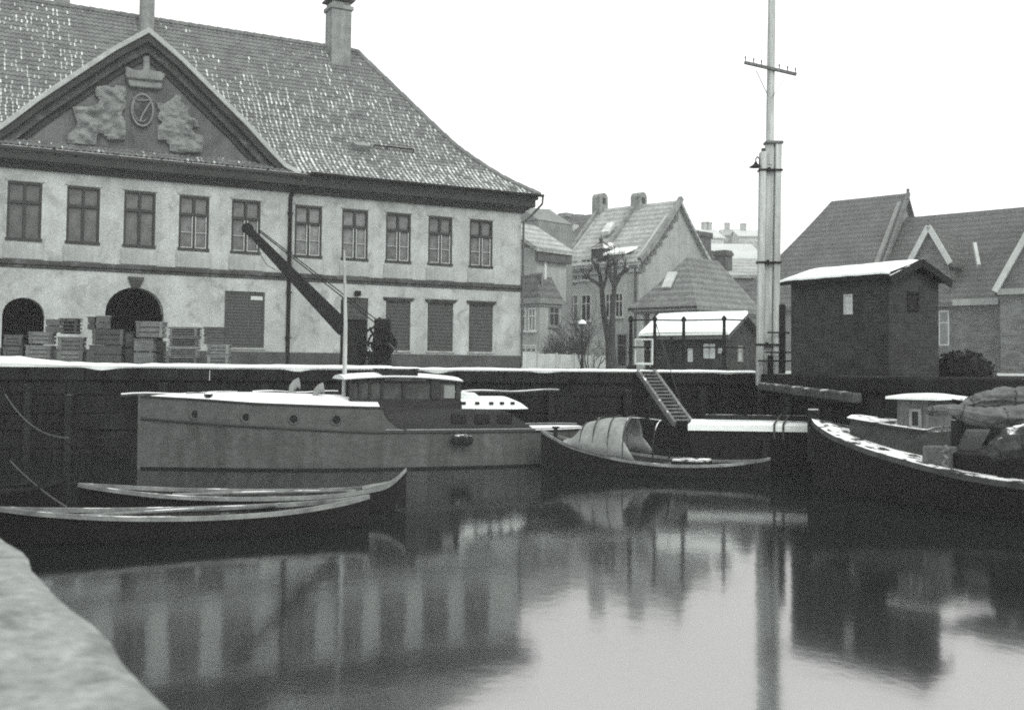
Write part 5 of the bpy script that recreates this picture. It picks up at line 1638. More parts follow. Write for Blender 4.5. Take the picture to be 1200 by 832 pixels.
# portholes with rings
for px, py, r_ in ((229, 485.5, .105), (288.5, 489, .105), (344, 491, .11), (394, 492, .115), (432.5, 490.5, .12)):
    q = zat(px, py, -1.0); q = zat(px, py, -half_b(q[0])); yb = -half_b(q[0]) - .012 + (.05 if px > 420 else 0)
    mb = MB(); mb.tube([(q[0] + r_ * .95 * math.cos(t), yb, q[2] + r_ * .95 * math.sin(t)) for t in [2 * math.pi * i / 16 for i in range(17)]], .021, 6, cap=False)
    o = mb.build('porthole', M['ring'] if px > 420 else M['hull_upper'], cr_)
    mb = MB(); mb.lathe([(r_ * .9, -.004), (r_ * .9, .02)], (q[0], yb, q[2]), 16, axis='y'); mb.build('pane', M['port_glass'], o)
# wheelhouse: pillars, lower panels, glass, roof
YW = .88
u = lambda px, py=455: zat(px, py, -YW)[0]
w = lambda py, px=480: zat(px, py, -YW)[2]
z0, z1 = w(478) - .02, w(445)
xf0, xf1, xb0, xb1 = u(409), u(416), u(540), u(538)
mb = MB()
mb.hexa([(xf0, -YW, z0), (xb0, -YW, z0), (xb0, YW, z0), (xf0, YW, z0)], [(xf0 + .02, -YW, w(467.5)), (xb0, -YW, w(467.5)), (xb0, YW, w(467.5)), (xf0 + .02, YW, w(467.5))])
zl = w(467.5); 
for px0, px1 in ((409.5, 413), (420, 422.5), (432, 435), (446, 449), (471, 474), (505, 516), (534, 540)):
    for sg in (-1, 1): mb.box(u(px0), u(px1), sg * YW - .035, sg * YW + .035, zl - .01, z1)
mb.box(xf0 + .03, xb0 - .01, -YW + .035, -YW + .075, z1 - .1, z1); mb.box(xf0 + .03, xb0 - .01, YW - .075, YW - .035, z1 - .1, z1)
for y in (-.3, .3): mb.box(xf0 + .02, xf0 + .08, y - .03, y + .03, zl, z1)
mb.box(u(520), xb0 - .01, -YW + .01, -YW + .06, zl - .01, w(462))
wh = mb.build('wheelhouse', M['varnish'], cr_, bevel=.006)
mb = MB(); mb.box(xf0 + .05, u(533), -YW + .015, -YW + .02, zl, z1 - .09); mb.box(xf0 + .05, u(505), YW - .02, YW - .015, zl, z1 - .09); mb.box(xf0 + .06, xf0 + .065, -YW + .05, YW - .05, zl, z1 - .09)
M['cab_glass'] = mat('cabin glass', .035, .8, 3, .25, .03, 3, spec=.25, fine=0)
mb.build('wheelhouse_glass', M['cab_glass'], wh)
mb = MB(); mb.box(u(520.5), u(533), -YW + .002, -YW + .012, zl + .02, w(451)); mb.build('pale_curtain', M['vent'], wh)
mb = MB(); rows = []
xr0, xr1 = u(403), u(541)
for i in range(15):
    t = i / 14; x = xr0 + (xr1 - xr0) * t; zc = z1 + .03 + .09 * (1 - (2 * t - .9) ** 2 * .8)
    rows.append([(x, -YW - .12, zc - .07), (x, -YW - .14, zc - .045), (x, -YW * .6, zc + .02), (x, 0, zc + .04), (x, YW * .6, zc + .02), (x, YW + .14, zc - .045), (x, YW + .12, zc - .07)])
mb.grid(rows, closed=True); mb.face(rows[0]); mb.face(rows[-1])
mb.build('wheelhouse_roof', M['white_paint'], cr_, smooth=True)
# roof hatch box / rolled cover
x0, x1 = u(448), u(490); zc = z1 + .16
mb = MB(); mb.box(x0, x1, -.86, .35, zc - .12, zc + .07); mb.box(x0 - .03, x1 + .03, -.9, .39, zc + .071, zc + .1)
mb.build('roof_locker', M['timber_dark'], cr_, bevel=.03)
mb = MB(); mb.tube([(u(449), -YW - .18, z1 + .0), (u(497), -YW - .18, z1 - .01)], .025, 6); mb.build('grab_rail', M['gunwale_dark'], cr_)
# aft cabin roof with small vents
YA = .92
xa0, xa1 = u(541, 475), zat(623, 479, -YA)[0]
za0 = zat(541, 479.5, -YA)[2]; hA = zat(541, 469.5, -YA)[2] - za0
mb = MB(); rows = []
for i in range(17):
    t = i / 16; x = xa0 + (xa1 - xa0) * t; h = hA * (1 if t < .72 else 1 - ((t - .72) / .28) ** 2 * .98); y = YA * (1 if t < .8 else 1 - .25 * (t - .8) / .2)
    rows.append([(x, -y, za0), (x, -y + .02, za0 + h * .8), (x, -y + .1, za0 + h), (x, 0, za0 + h + .08 * h / hA), (x, y - .1, za0 + h), (x, y - .02, za0 + h * .8), (x, y, za0)])
mb.grid(rows); mb.face(rows[0]); mb.face(rows[-1])
ac = mb.build('aft_cabin_top', M['snow'], cr_, smooth=True)
for px in (543.5, 559.5, 576, 588.5, 601):
    q = zat(px, 472.3, -YA - .01); mb = MB(); mb.box(q[0] - .05, q[0] + .05, -YA - .012, -YA + .06, q[2] - .032, q[2] + .03); mb.build('vent_slot', M['black'], ac)
mb = MB(); x0, x1 = xa0, zat(566, 464, -.5)[0]; zh = za0 + hA + .02
mb.hexa([(x0, -.5, zh), (x1, -.5, zh), (x1, .5, zh), (x0, .5, zh)], [(x0, -.5, zh + .17), (x1 - .2, -.5, zh + .15), (x1 - .2, .5, zh + .15), (x0, .5, zh + .17)]); mb.build('companion_hatch', M['white_paint'], cr_, bevel=.02)
mb = MB()
rows = [[(x, -half_b(x) + .0, SH(x) + .015), (x, half_b(x), SH(x) + .015)] for x in [5 + (LB - 5) * i / 24 for i in range(25)]]
mb.grid(rows); mb.build('side_deck', M['white_paint'], cr_)
# transom corner rail, flag-less signal pole, cowl vents, cleats, fender
pm = zat(403, 468, -.3); pt = zat(403.5, 293, -.3)
mb = MB(); mb.tube([(pm[0], -.3, pm[2] - .1), (pm[0] + .01, -.3, (pm[2] + pt[2]) / 2), (pt[0], -.3, pt[2])], [.055, .045, .022], 9); mb.build('signal_mast', M['timber_pale'], cr_, smooth=True)
for px, dy in ((341, .1), (369, -.35)):
    q = zat(px, 470 if dy < 0 else 464, dy); x, zb = q[0], q[2] - .02; mb = MB()
    mb.tube([(x, dy, zb - .1), (x, dy, zb + .12), (x + .02, dy, zb + .22), (x + .10, dy, zb + .30), (x + .19, dy, zb + .315)], [.06, .06, .075, .10, .135], 10, cap=False)
    o = mb.build('cowl_vent', M['vent'], cr_, smooth=True)
mb = MB(); q = zat(344, 458, .3); mb.tube([(q[0], .3, q[2] - .2), (q[0] + .1, .3, q[2] + .3)], .012, 5); mb.build('boathook', M['gunwale'], cr_)
mb = MB(); q = zat(244, 468, -.5); mb.lathe([(.06, -.1), (.06, .05), (.1, .06), (.1, .1), (.05, .12)], (q[0], -.5, q[2] + .02), 9); mb.build('bollard', M['timber_dark'], cr_)
for sg in (-1,):
    mb = MB(); a_, b_, c_ = zat(217, 467, -.2), zat(219, 460.5, -.2), zat(262, 461, -.2)
    mb.tube([a_, b_, c_, (c_[0] + .05, c_[1], c_[2] - .18)], .018, 6); mb.build('bow_rail', M['gunwale'], cr_)
q = zat(541, 515, -HB - .1)
mb = MB(); mb.lathe([(.02, -.26), (.1, -.22), (.13, -.1), (.13, .1), (.1, .22), (.02, .26)], (q[0], -HB - .13, q[2] - .01), 10, axis='x'); fd = mb.build('fender', M['timber_dark'], cr_, smooth=True)
mb = MB(); mb.tube([(q[0] - .1, -HB - .1, q[2] + .1), (q[0] - .08, -HB + .0, SH(7) + .02)], .012, 5); mb.tube([(q[0] + .12, -HB - .1, q[2] + .1), (q[0] + .1, -HB + .0, SH(7) + .02)], .012, 5); mb.build('fender_rope', M['rope'], fd)
mb = MB(); q = zat(425, 466, -.8); mb.tube([(q[0], -.8, DK(4.9)), (q[0] - .04, -.8, q[2] + .15)], .015, 6); mb.build('stanchion', M['gunwale'], cr_)


# ---- open rowing boats
def rowing_boat(pa, pb, Da, Db, keys, label, thw, mats, group=None, name='rowing_boat', gw=.05):
    """pa, pb: pixels of the two ends at the waterline depths Da, Db; keys: (t, half beam, sheer z, half beam at water, keel)"""
    a, b = on_y(pa, 560, Da), on_y(pb, 560, Db)
    f = Fr(a.x, a.y, math.atan2(b.y - a.y, b.x - a.x), 0); L_ = math.hypot(b.x - a.x, b.y - a.y)
    t = thing(name, label, 'boat', f, group)
    s_ = spline([(k[0] * L_,) + k[1:] for k in keys], 7)
    hull(s_, mats['hull'], t, close=False)
    ins = [(x, max(.01, b_ - .035), zs, max(.008, bw - .035), zk + .09) for x, b_, zs, bw, zk in s_]
    mb_ = MB(); rows = []
    for q in ins:
        l = section(*q, n=8, side=-1); r = section(*q, n=8, side=1); rows.append(l + list(reversed(r))[1:])
    mb_.grid(rows); mb_.build('inner_planking', mats['inside'], t, smooth=True)
    for sg in (-1, 1):
        mb_ = MB(); rows = []
        for x, b_, zs, bw, zk in s_:
            o = b_ + .02; i = max(0.0, b_ - gw); rows.append([(x, sg * o, zs - .035), (x, sg * o, zs + .022), (x, sg * i, zs + .022), (x, sg * i, zs - .035)])
        mb_.grid(rows, closed=True); mb_.face(rows[0]); mb_.face(rows[-1]); mb_.build('gunwale', mats['gun'], t)
    for k in thw:
        x = k * L_; q = min(s_, key=lambda v: abs(v[0] - x)); mb_ = MB(); zt = q[2] - .10; yb = q[1] * .8
        mb_.box(x - .11, x + .11, -yb, yb, zt, zt + .03); mb_.build('thwart', mats['thw'], t, bevel=.006)
    # ribs
    for i in range(5, len(s_) - 5, 3):
        mb_ = MB(); sec = section(*[ins[i][0], ins[i][1] - .03, ins[i][2] - .05, ins[i][3] - .035, ins[i][4] + .03], n=8, side=-1); full = sec + [(x, -y, z) for x, y, z in reversed(sec)][1:]
        for p_, q_ in zip(full, full[1:]):
            if (Vector(p_) - Vector(q_)).length > .01: mb_.bar(p_, q_, .03, .02, up=(1, 0, 0))
        mb_.build('rib', mats['thw'], t)
    return t, f, L_, s_


DARK = dict(hull=M['hull_black'], inside=M['inside'], gun=M['gunwale'], thw=M['gunwale_dark'])
K1 = [(0, .015, .47, .01, .12), (.10, .22, .41, .12, -.03), (.28, .44, .34, .34, -.12), (.5, .52, .30, .44, -.15), (.72, .44, .305, .34, -.12), (.9, .2, .36, .11, -.03), (1, .015, .43, .01, .12)]
b1, f1, L1_, s1_ = rowing_boat(-2, 433, 13.6, 15.6, K1, 'dark rowing boat with pale snowy gunwales, nearest of the two in the left foreground', (.22, .42, .6, .78), DARK, 'rowing boats in the foreground', gw=.07)
K2 = [(0, .015, .46, .01, .12), (.10, .24, .40, .13, -.03), (.28, .48, .32, .38, -.12), (.5, .55, .28, .46, -.15), (.74, .46, .29, .34, -.12), (.9, .2, .36, .1, -.03), (.955, .09, .45, .04, .02), (1, .02, .66, .01, .2)]
b2, f2, L2_, s2_ = rowing_boat(92, 476, 16.4, 17.3, K2, 'dark rowing boat with a high raised stem, lying behind the nearest rowing boat', (.2, .4, .58, .76), DARK, 'rowing boats in the foreground', gw=.06)
mb = MB(); q = s2_[-4]; mb.hexa([(L2_ * .86, -.24, .34), (L2_ * .96, -.06, .44), (L2_ * .96, .06, .44), (L2_ * .86, .24, .34)], [(L2_ * .86, -.24, .37), (L2_ * .96, -.06, .47), (L2_ * .96, .06, .47), (L2_ * .86, .24, .37)]); mb.build('end_deck', M['gunwale'], b2)
for f_, t_, x0, x1, y0, lab in ((f1, b1, .9, 3.6, .2, 'long oar with snow lying across the seats of the nearest rowing boat'), (f2, b2, 1.4, 4.2, -.1, 'long oar lying across the seats of the rowing boat with the raised stem')):
    of = Fr(f_.world(x0, y0).x, f_.world(x0, y0).y, f_.th, 0); o = thing('oar', lab, 'oar', of, 'oars in the rowing boats')
    mb = MB(); z = .30; mb.tube([(0, 0, z), ((x1 - x0) * .7, .06, z + .02)], .024, 8); mb.build('shaft', M['gunwale'], o)
    mb = MB(); xb = (x1 - x0) * .7; mb.hexa([(xb, .04, z + .012), (x1 - x0, .02, z + .015), (x1 - x0, .14, z + .015), (xb, .08, z + .012)], [(xb, .04, z + .04), (x1 - x0, .02, z + .035), (x1 - x0, .14, z + .035), (xb, .08, z + .04)]); mb.build('blade', M['gunwale'], o)
# the end of a third boat in the dark corner, with ropes
K3 = [(0, .35, .34, .26, -.1), (.4, .5, .32, .38, -.14), (.75, .34, .36, .2, -.06), (.93, .1, .44, .03, .04), (1, .015, .50, .01, .16)]
b3, f3, L3_, s3_ = rowing_boat(-90, 78, 16.6, 16.9, K3, 'dim dark boat end poking in at the left edge behind the rowing boats', (.45, .66), dict(hull=M['hull_black'], inside=M['inside'], gun=M['hull_wood'], thw=M['hull_wood']))
for (pa, da), (pb, db), sag, lab in ((((6, 462), 24.3), ((80, 513), 19.0), .25, 'slack mooring rope running down from the left end of the quay'),
                                    (((12, 540), 18.0), ((78, 594), 15.6), .05, 'taut rope from the dim left boat to the nearest rowing boat')):
    a, b = on_y(*pa, da), on_y(*pb, db); mb = MB()
    mb.tube([a + (b - a) * t - Vector((0, 0, sag * 4 * t * (1 - t))) for t in [i / 12 for i in range(13)]], .016, 5); tag(mb.build('mooring_rope', M['rope'], smooth=True), lab, 'rope', 'mooring ropes')

# ---- boat with a canvas hood
K4 = [(0, .02, .86, .01, .2), (.06, .22, .74, .08, .05), (.2, .58, .52, .38, -.1), (.42, .82, .34, .66, -.18), (.62, .84, .27, .70, -.18), (.82, .58, .30, .44, -.12), (.95, .16, .38, .08, -.02), (1, .02, .44, .01, .1)]
b4, f4, L4_, s4_ = rowing_boat(634, 903, 24.6, 22.7, K4, 'open wooden boat with a pale canvas hood over its front half', (.56, .7, .84), dict(hull=M['hull_wood'], inside=M['inside'], gun=M['gunwale'], thw=M['gunwale_dark']), None, 'covered_boat', gw=.07)
hb4 = lambda x: lerp_pts([(s_[0], s_[1]) for s_ in s4_], x)
zs4 = lambda x: lerp_pts([(s_[0], s_[2]) for s_ in s4_], x)
hoops = []
for k, (px, top) in enumerate(((667, 521), (675, 512), (690, 497), (706, 491), (724, 489.5), (742, 489.5))):
    q = f4.P(px, top, 0); x = q[0]; hoops.append((x, max(.06, q[2] - zs4(x)), hb4(x)))
mb = MB(); rows = []
for i, (x, h, b) in enumerate(spline(hoops, 4)):
    row = []
    sag = .03 * math.sin(math.pi * ((i % 8) / 8))
    for j in range(19):
        t = math.pi * j / 18; c, s_ = math.cos(t), math.sin(t)
        flare = 1 + .05 * (1 - s_)
        row.append((x + (.0 if s_ > .3 else (.3 - s_) * .9 * max(0, (i - 14) / 6)), b * 1.04 * flare * (abs(c) ** .8) * (1 if c < 0 else -1) * -1 * -1, zs4(x) + .03 + (h - sag * s_) * s_ ** .75 + .02 * mn.noise(Vector((x * 3, j * .5, 1)))))
    rows.append(row)
mb.grid(rows); cn = mb.build('canvas_hood', M['canvas'], b4, smooth=True)
sol = cn.modifiers.new('thickness', 'SOLIDIFY'); sol.thickness = .02
for k in (2, 3, 4, 5):
    x, h, b = hoops[k]; mb = MB()
    mb.tube([(x, -b * 1.05 * math.cos(math.pi * j / 16) if False else b * 1.06 * math.copysign(abs(math.cos(math.pi * j / 16)) ** .8, math.cos(math.pi * j / 16)), zs4(x) + .035 + (h + .012) * math.sin(math.pi * j / 16) ** .75) for j in range(17)], .016, 5); mb.build('hood_seam', M['gunwale_dark'], b4)
x5 = f4.P(775, 493, 0)
mb = MB(); xh, h, b = hoops[-1]; mb.tube([(xh, -.15, zs4(xh) + h), ((xh + x5[0]) / 2, -.1, x5[2] + .04), (x5[0], 0, x5[2])], .016, 5)
mb.tube([(x5[0], b * .95 * math.cos(math.pi * j / 14), zs4(x5[0]) + (x5[2] - zs4(x5[0])) * math.sin(math.pi * j / 14) ** .7) for j in range(15)], .018, 6); mb.build('bare_hoop', M['timber_dark'], b4)
mb = MB(); x = L4_ * .07; mb.lathe([(.05, 0), (.05, .2), (.09, .21), (.09, .25)], (x, -.05, .72), 8); mb.build('bitt', M['timber_dark'], b4)
mb = MB(); mb.box(L4_ * .6, L4_ * .75, -.35, .3, .05, .36); mb.build('engine_box', M['timber_dark'], b4, bevel=.03)

# ---- low barge with snowy deck
g0, g1 = on_y(807, 497, 24.2), on_y(958, 499.5, 24.0)
bf = Fr(g0.x, g0.y, math.atan2(g1.y - g0.y, g1.x - g0.x), 0); Lb = 4.6; zd = g0.z
ba = thing('barge', 'low flat dark barge with snow white deck below the foot of the gangway', 'barge', bf)
mb = MB(); mb.hexa([(.15, .05, -.5), (Lb, .05, -.5), (Lb, 2.4, -.5), (.45, 2.4, -.5)], [(-.02, 0, zd - .14), (Lb, 0, zd - .14), (Lb, 2.4, zd - .14), (.25, 2.4, zd - .14)]); mb.build('hull', M['hull_black'], ba, bevel=.03)
mb = MB(); nn = 30; rows = []
for i in range(nn + 1):
    x = Lb * i / nn; r0 = .30 * (1 - i / nn) ** 6
    rows.append([(x - .02 + r0 * 0, -.03, zd - .138), (x - .02, -.035, zd - .0 + .018 * mn.noise(Vector((x * 2, 0, 0)))), (x + r0 * .3, .3, zd + .03 + .02 * mn.noise(Vector((x * 2, 3, 0)))), (x + r0 * .6, 1.2, zd + .03), (x + r0, 2.42, zd + .0), (x + r0, 2.43, zd - .138)])
mb.grid(rows); mb.face(rows[0]); mb.build('deck_snow', M['snow'], ba, smooth=True)
mb = MB(); mb.bar((.5, 1.1, zd + .12), (Lb, 1.0, zd + .12), .12, .12); mb.build('deck_timber', M['timber_dark'], ba)
for x in (1.9, 2.1):
    mb = MB(); mb.tube([(x, -.05, zd - .3), (x, -.05, zd + .03), (x + .35, 1.0, zd + .2), (x + .7, 2.4, zd + .06)], .025, 5); mb.build('lashing', M['rope_dark'], ba)
mb = MB(); mb.hexa([(1.55, -.3, -.1), (1.75, -.3, -.1), (1.8, -.12, -.1), (1.6, -.12, -.1)], [(1.65, -.1, zd - .3), (1.78, -.1, zd - .3), (1.78, .0, zd - .3), (1.68, .0, zd - .3)]); mb.build('hanging_board', M['timber_dark'], ba)

M['rail_snow'] = mat('rail with broken snow', .06, .4, 4, .85, .4, 14, snow=.34, snsc=4, spec=.1)
# ---- deck boat at the right
r0 = on_y(953, 556, 21.2)
th_r = math.atan2(-.70, .72)
rf = Fr(r0.x, r0.y, th_r, 0)
rb_ = thing('fishing_boat', 'dark decked fishing boat with snowy bow, small wheelhouse and heaped tarpaulins', 'boat', rf)
KR = [(0, .02, 1.36, .015, .0), (.35, .42, 1.25, .16, -.3), (1.1, .95, 1.06, .62, -.5), (2.3, 1.4, .84, 1.15, -.7), (4.0, 1.66, .62, 1.5, -.8), (6.5, 1.7, .56, 1.55, -.8), (9.0, 1.3, .7, 1.0, -.6), (10.2, .4, .95, .2, -.2)]
sr = spline(KR, 7)
hull(sr, M['hull_black'], rb_)
hbr = lambda x: lerp_pts([(s_[0], s_[1]) for s_ in sr], x)
zsr = lambda x: lerp_pts([(s_[0], s_[2]) for s_ in sr], x)
for sg in (-1, 1):
    mb = MB(); rows = []
    for x, b, zs, bw, zk in sr: rows.append([(x, sg * (b + .05), zs - .10), (x, sg * (b + .05), zs + .0), (x, sg * max(0, b - .12), zs + .02), (x, sg * max(0, b - .12), zs - .1)])
    mb.grid(rows, closed=True); mb.face(rows[0]); mb.face(rows[-1]); mb.build('bulwark_rail', M['rail_snow'], rb_)
mb = MB(); rows = []
for i in range(41):
    x = 9.6 * i / 40 + .05; b = max(.01, hbr(x) - .1); rows.append([(x, b * s_, zsr(x) - .03 + .05 * (1 - s_ * s_)) for s_ in (-1, -.6, -.2, .2, .6, 1)])
mb.grid(rows); mb.build('deck', M['deck_snow'], rb_, smooth=True)
mb = MB(); mb.box(-.1, .1, -.07, .07, .5, 1.55); mb.build('stem_post', M['timber_dark'], rb_, bevel=.02)
# trunk cabin
Yt = .66
qa = rf.P(992, 496, -Yt * .7); qb = rf.P(1088, 508, -Yt); xa, xb = qa[0], qb[0]
zt0, zt1 = rf.P(992, 492, -Yt * .7)[2], rf.P(1088, 507, -Yt)[2]
print('RB trunk', xa, xb, zt0, zt1, zsr(xa), zsr(xb))
mb = MB(); rows = []
for i in range(9):
    t = i / 8; x = xa + (xb - xa) * t; y = Yt * (.5 + .42 * min(1, t * 1.6)); zt = zt0 + (zt1 - zt0) * t
    rows.append([(x, -y, zsr(x) - .05), (x, -y, zt), (x, y, zt), (x, y, zsr(x) - .05)])
mb.grid(rows); mb.face(rows[0]); mb.face(rows[-1]); mb.build('trunk_cabin', M['varnish_grey'] if 'varnish_grey' in M else M['gunwale_dark'], rb_, bevel=.01)
mb = MB(); rows = []
for i in range(15):
    t = i / 14; x = xa - .04 + (xb - xa) * t; y = Yt * (.5 + .42 * min(1, t * 1.6)) + .05; zt = zt0 + (zt1 - zt0) * t
    rows.append([(x, -y, zt + .003), (x, -y, zt + .04), (x, -y * .5, zt + .08 + .02 * mn.noise(Vector((x * 3, 1, 0)))), (x, y * .5, zt + .08), (x, y, zt + .04)])
mb.grid(rows); mb.build('trunk_roof', M['deck_snow'], rb_, smooth=True)
# wheelhouse
Yw = .55
q0 = rf.P(1051, 500, -Yw); q1 = rf.P(1087, 505, -Yw); xw0, xw1 = q0[0], q1[0]; zw1 = rf.P(1060, 468, -Yw)[2]; zw0 = zsr(xw0)
print('RB wheel', xw0, xw1, zw1)
mb = MB(); mb.box(xw0, xw1, -Yw, Yw, zw0 - .1, zw1); wh2 = mb.build('wheelhouse', M['wheel_wood'], rb_, bevel=.015)
mb = MB(); a, b = rf.P(1066, 490, -Yw)[0], rf.P(1080, 490, -Yw)[0]; c, d = rf.P(1073, 502, -Yw)[2], rf.P(1073, 479, -Yw)[2]
for bx in ((a, a + .05, c, d), (b - .05, b, c, d), (a + .05, b - .05, c, c + .05), (a + .05, b - .05, d - .05, d)): mb.box(bx[0], bx[1], -Yw - .03, -Yw + .02, bx[2], bx[3])
wn_ = mb.build('window', M['canvas'], wh2)
mb = MB(); mb.box(a + .03, b - .03, -Yw - .008, -Yw + .01, c + .03, d - .03); mb.build('pane', M['glass_dark'], wn_)
mb = MB(); mb.box(xw0 - .012, xw0 + .01, -.3, .3, c, d); mb.build('front_pane', M['glass_dark'], wh2)
mb = MB(); rows = []
for i in range(9):
    t = i / 8; x = xw0 - .15 + (xw1 + .38 - xw0) * t; s_ = math.sin(math.pi * min(1, max(0, t))) ** .5
    rows.append([(x, -Yw - .14, zw1 + .003), (x, -Yw - .14, zw1 + .05), (x, -Yw * .5, zw1 + .05 + .06 * s_), (x, Yw * .5, zw1 + .05 + .06 * s_), (x, Yw + .14, zw1 + .05), (x, Yw + .14, zw1 + .003)])
mb.grid(rows, closed=True); mb.face(rows[0]); mb.face(rows[-1]); mb.build('wheelhouse_roof', M['snow'], rb_, smooth=True)
mb = MB(); q = rf.P(1033, 492, .1); mb.lathe([(.07, zsr(q[0])), (.07, q[2] - .1 + .35), (.09, q[2] + .26)], (q[0], .1, 0), 9); mb.build('stove_pipe', M['iron'], rb_)
# after part: dark well, hatch boards, box with hanging rope
Y2 = .95
mb = MB(); xk0, xk1 = rf.P(1092, 530, -Y2)[0], 8.6
mb.box(xk0 + .02, xk1, -Y2 - .2, Y2 + .1, .3, rf.P(1130, 530, -Y2)[2]); mb.build('hold_coaming', M['hull_black'], rb_, bevel=.03)
q = [rf.P(px, py, -Y2 * .5) for px, py in ((1120, 529), (1148, 527), (1160, 506), (1132, 506))]
mb = MB(); mb.hexa([Vector(p) for p in q], [Vector(p) + Vector((0, .02, .06)) for p in q]); mb.build('hatch_board', M['tarp'], rb_, bevel=.01)
q = rf.P(1103, 528, -1.15)
mb = MB(); mb.box(q[0] - .25, q[0] + .2, -1.35, -.95, .4, rf.P(1103, 524, -1.35)[2]); mb.build('deck_box', M['wheel_wood'], rb_, bevel=.02)
mb = MB(); mb.tube([(q[0] + .16 + .05 * math.sin(i * 1.9), -1.38 + .03 * math.cos(i * 2.3), rf.P(1103, 522, -1.35)[2] - .05 * i) for i in range(9)], .03, 6); mb.build('rope_coil', M['gunwale'], rb_)


def heap(nm, lab, px0, px1, pyt, pyb, D_, seed, depth, m, shape=None):
    f = fr_px((px0 + px1) / 2, D_, R(-20), 0); a, b = f.P(px0, pyb), f.P(px1, pyb); zt = f.P((px0 + px1) / 2, pyt)[2]; z0_ = a[2]
    rows = []; W2 = (b[0] - a[0]) / 2; cx = (a[0] + b[0]) / 2
    for i in range(17):
        an = math.pi / 2 * i / 16; row = []
        for j in range(48):
            bb = 2 * math.pi * j / 48; uu, vv = math.cos(an) ** .8, math.sin(an)
            cxn, cyn = math.cos(bb) * uu, math.sin(bb) * uu
            k = 1 + .20 * mn.noise(Vector((cxn * 1.6, cyn * 1.6, vv + seed))) + .10 * mn.noise(Vector((cxn * 5, cyn * 5, vv * 3 + seed)))
            fold = .05 * math.sin(7 * bb + 5 * mn.noise(Vector((cxn * 2, cyn * 2, seed)))) * uu
            row.append((cx + W2 * cxn * k, depth * cyn * k, z0_ + (zt - z0_) * (vv * k + fold * .6) - .22 * uu ** 6))
        rows.append(row)
    q_ = MB(); q_.grid(rows, closed=True); q_.face(rows[-1]); o_ = q_.build(nm, m, smooth='all'); o_.location = f.o; o_.rotation_euler = (0, 0, f.th); return tag(o_, lab, 'tarpaulin', 'tarpaulins heaped on the fishing boat')


def sail_bundle(lab, keys, m, seed, fold=10, ties=True):
    """a crumpled roll of canvas: (px, py, depth, radius) along its length"""
    k = spline([tuple(on_y(px, py, D_)) + (r_,) for px, py, D_, r_ in keys], 10); rows = []
    for i, (x, y, z, r_) in enumerate(k):
        row = []; a_, b_ = k[max(i - 1, 0)], k[min(i + 1, len(k) - 1)]; d = Vector((b_[0] - a_[0], b_[1] - a_[1], b_[2] - a_[2])).normalized()
        sd = d.cross(Vector((0, 0, 1))).normalized(); up_ = sd.cross(d)
        for j in range(40):
            t = 2 * math.pi * j / 40; cx, cz = math.cos(t), math.sin(t)
            v = Vector((i * .22 + seed, cx * 1.2, cz * 1.2))
            rr = .86 * r_ * (1 + .24 * mn.noise(v) + .10 * mn.noise(v * 2.7) + .12 * math.sin(fold * t + i * .12 + 4 * mn.noise(v * 1.4)))
            if cz < 0: rr *= .8
            row.append(Vector((x, y, z)) + sd * cx * rr * 1.25 + up_ * cz * rr)
        rows.append(row)
    o_ = MB(); o_.grid(rows, closed=True); o_.face(rows[0]); o_.face(rows[-1])
    o_ = o_.build('tarpaulin', m, smooth='all')
    if ties:
        for i in range(8, len(rows) - 4, 17):
            q_ = MB(); c_ = sum((Vector(p_) for p_ in rows[i]), Vector()) / 40
            q_.tube([c_ + (Vector(p_) - c_) * 1.03 for p_ in rows[i][::2]] + [c_ + (Vector(rows[i][0]) - c_) * 1.03], .012, 5, cap=False); q_.build('lashing', M['rope_dark'], o_)
    return tag(o_, lab, 'tarpaulin', 'tarpaulins heaped on the fishing boat')


sail_bundle('pale crumpled canvas bundle, upper of the two on the boom at the right edge', [(1126, 477, 17.4, .05), (1142, 472, 17.4, .14), (1170, 468, 17.3, .19), (1205, 470, 17.2, .24), (1250, 474, 17.0, .2)], M['tarp'], 1.0)
sail_bundle('pale rolled canvas bundle, lower one hanging directly behind the little wheelhouse', [(1086, 481, 17.1, .05), (1094, 482, 17.1, .10), (1115, 481, 17.0, .11), (1140, 488, 16.9, .17), (1170, 491, 16.8, .20), (1210, 488, 16.7, .22), (1250, 487, 16.6, .16)], M['tarp'], 7.0)
sail_bundle('dull dark canvas spread low over the hold at the right edge', [(1162, 537, 16.2, .08), (1172, 528, 16.2, .2), (1195, 520, 16.2, .3), (1230, 520, 16.0, .3), (1260, 525, 15.9, .2)], M['gunwale_dark'], 13.0, 6)
mb = MB(); a, b = rf.P(1115, 467, 0), rf.P(1185, 479, 0); mb.tube([(a[0] - .4, a[1], a[2] + .03), b], .04, 7); mb.build('boom', M['timber_dark'], rb_)
for px, pyt, pyb in ((1118, 492, 540), (1164, 490, 540)):
    q = rf.P(px, pyt, -.6); z0_ = .5; mb = MB(); mb.tube([(q[0], -.6, z0_), (q[0], -.6, q[2])], .05, 7); mb.build('tarp_support', M['timber_dark'], rb_)
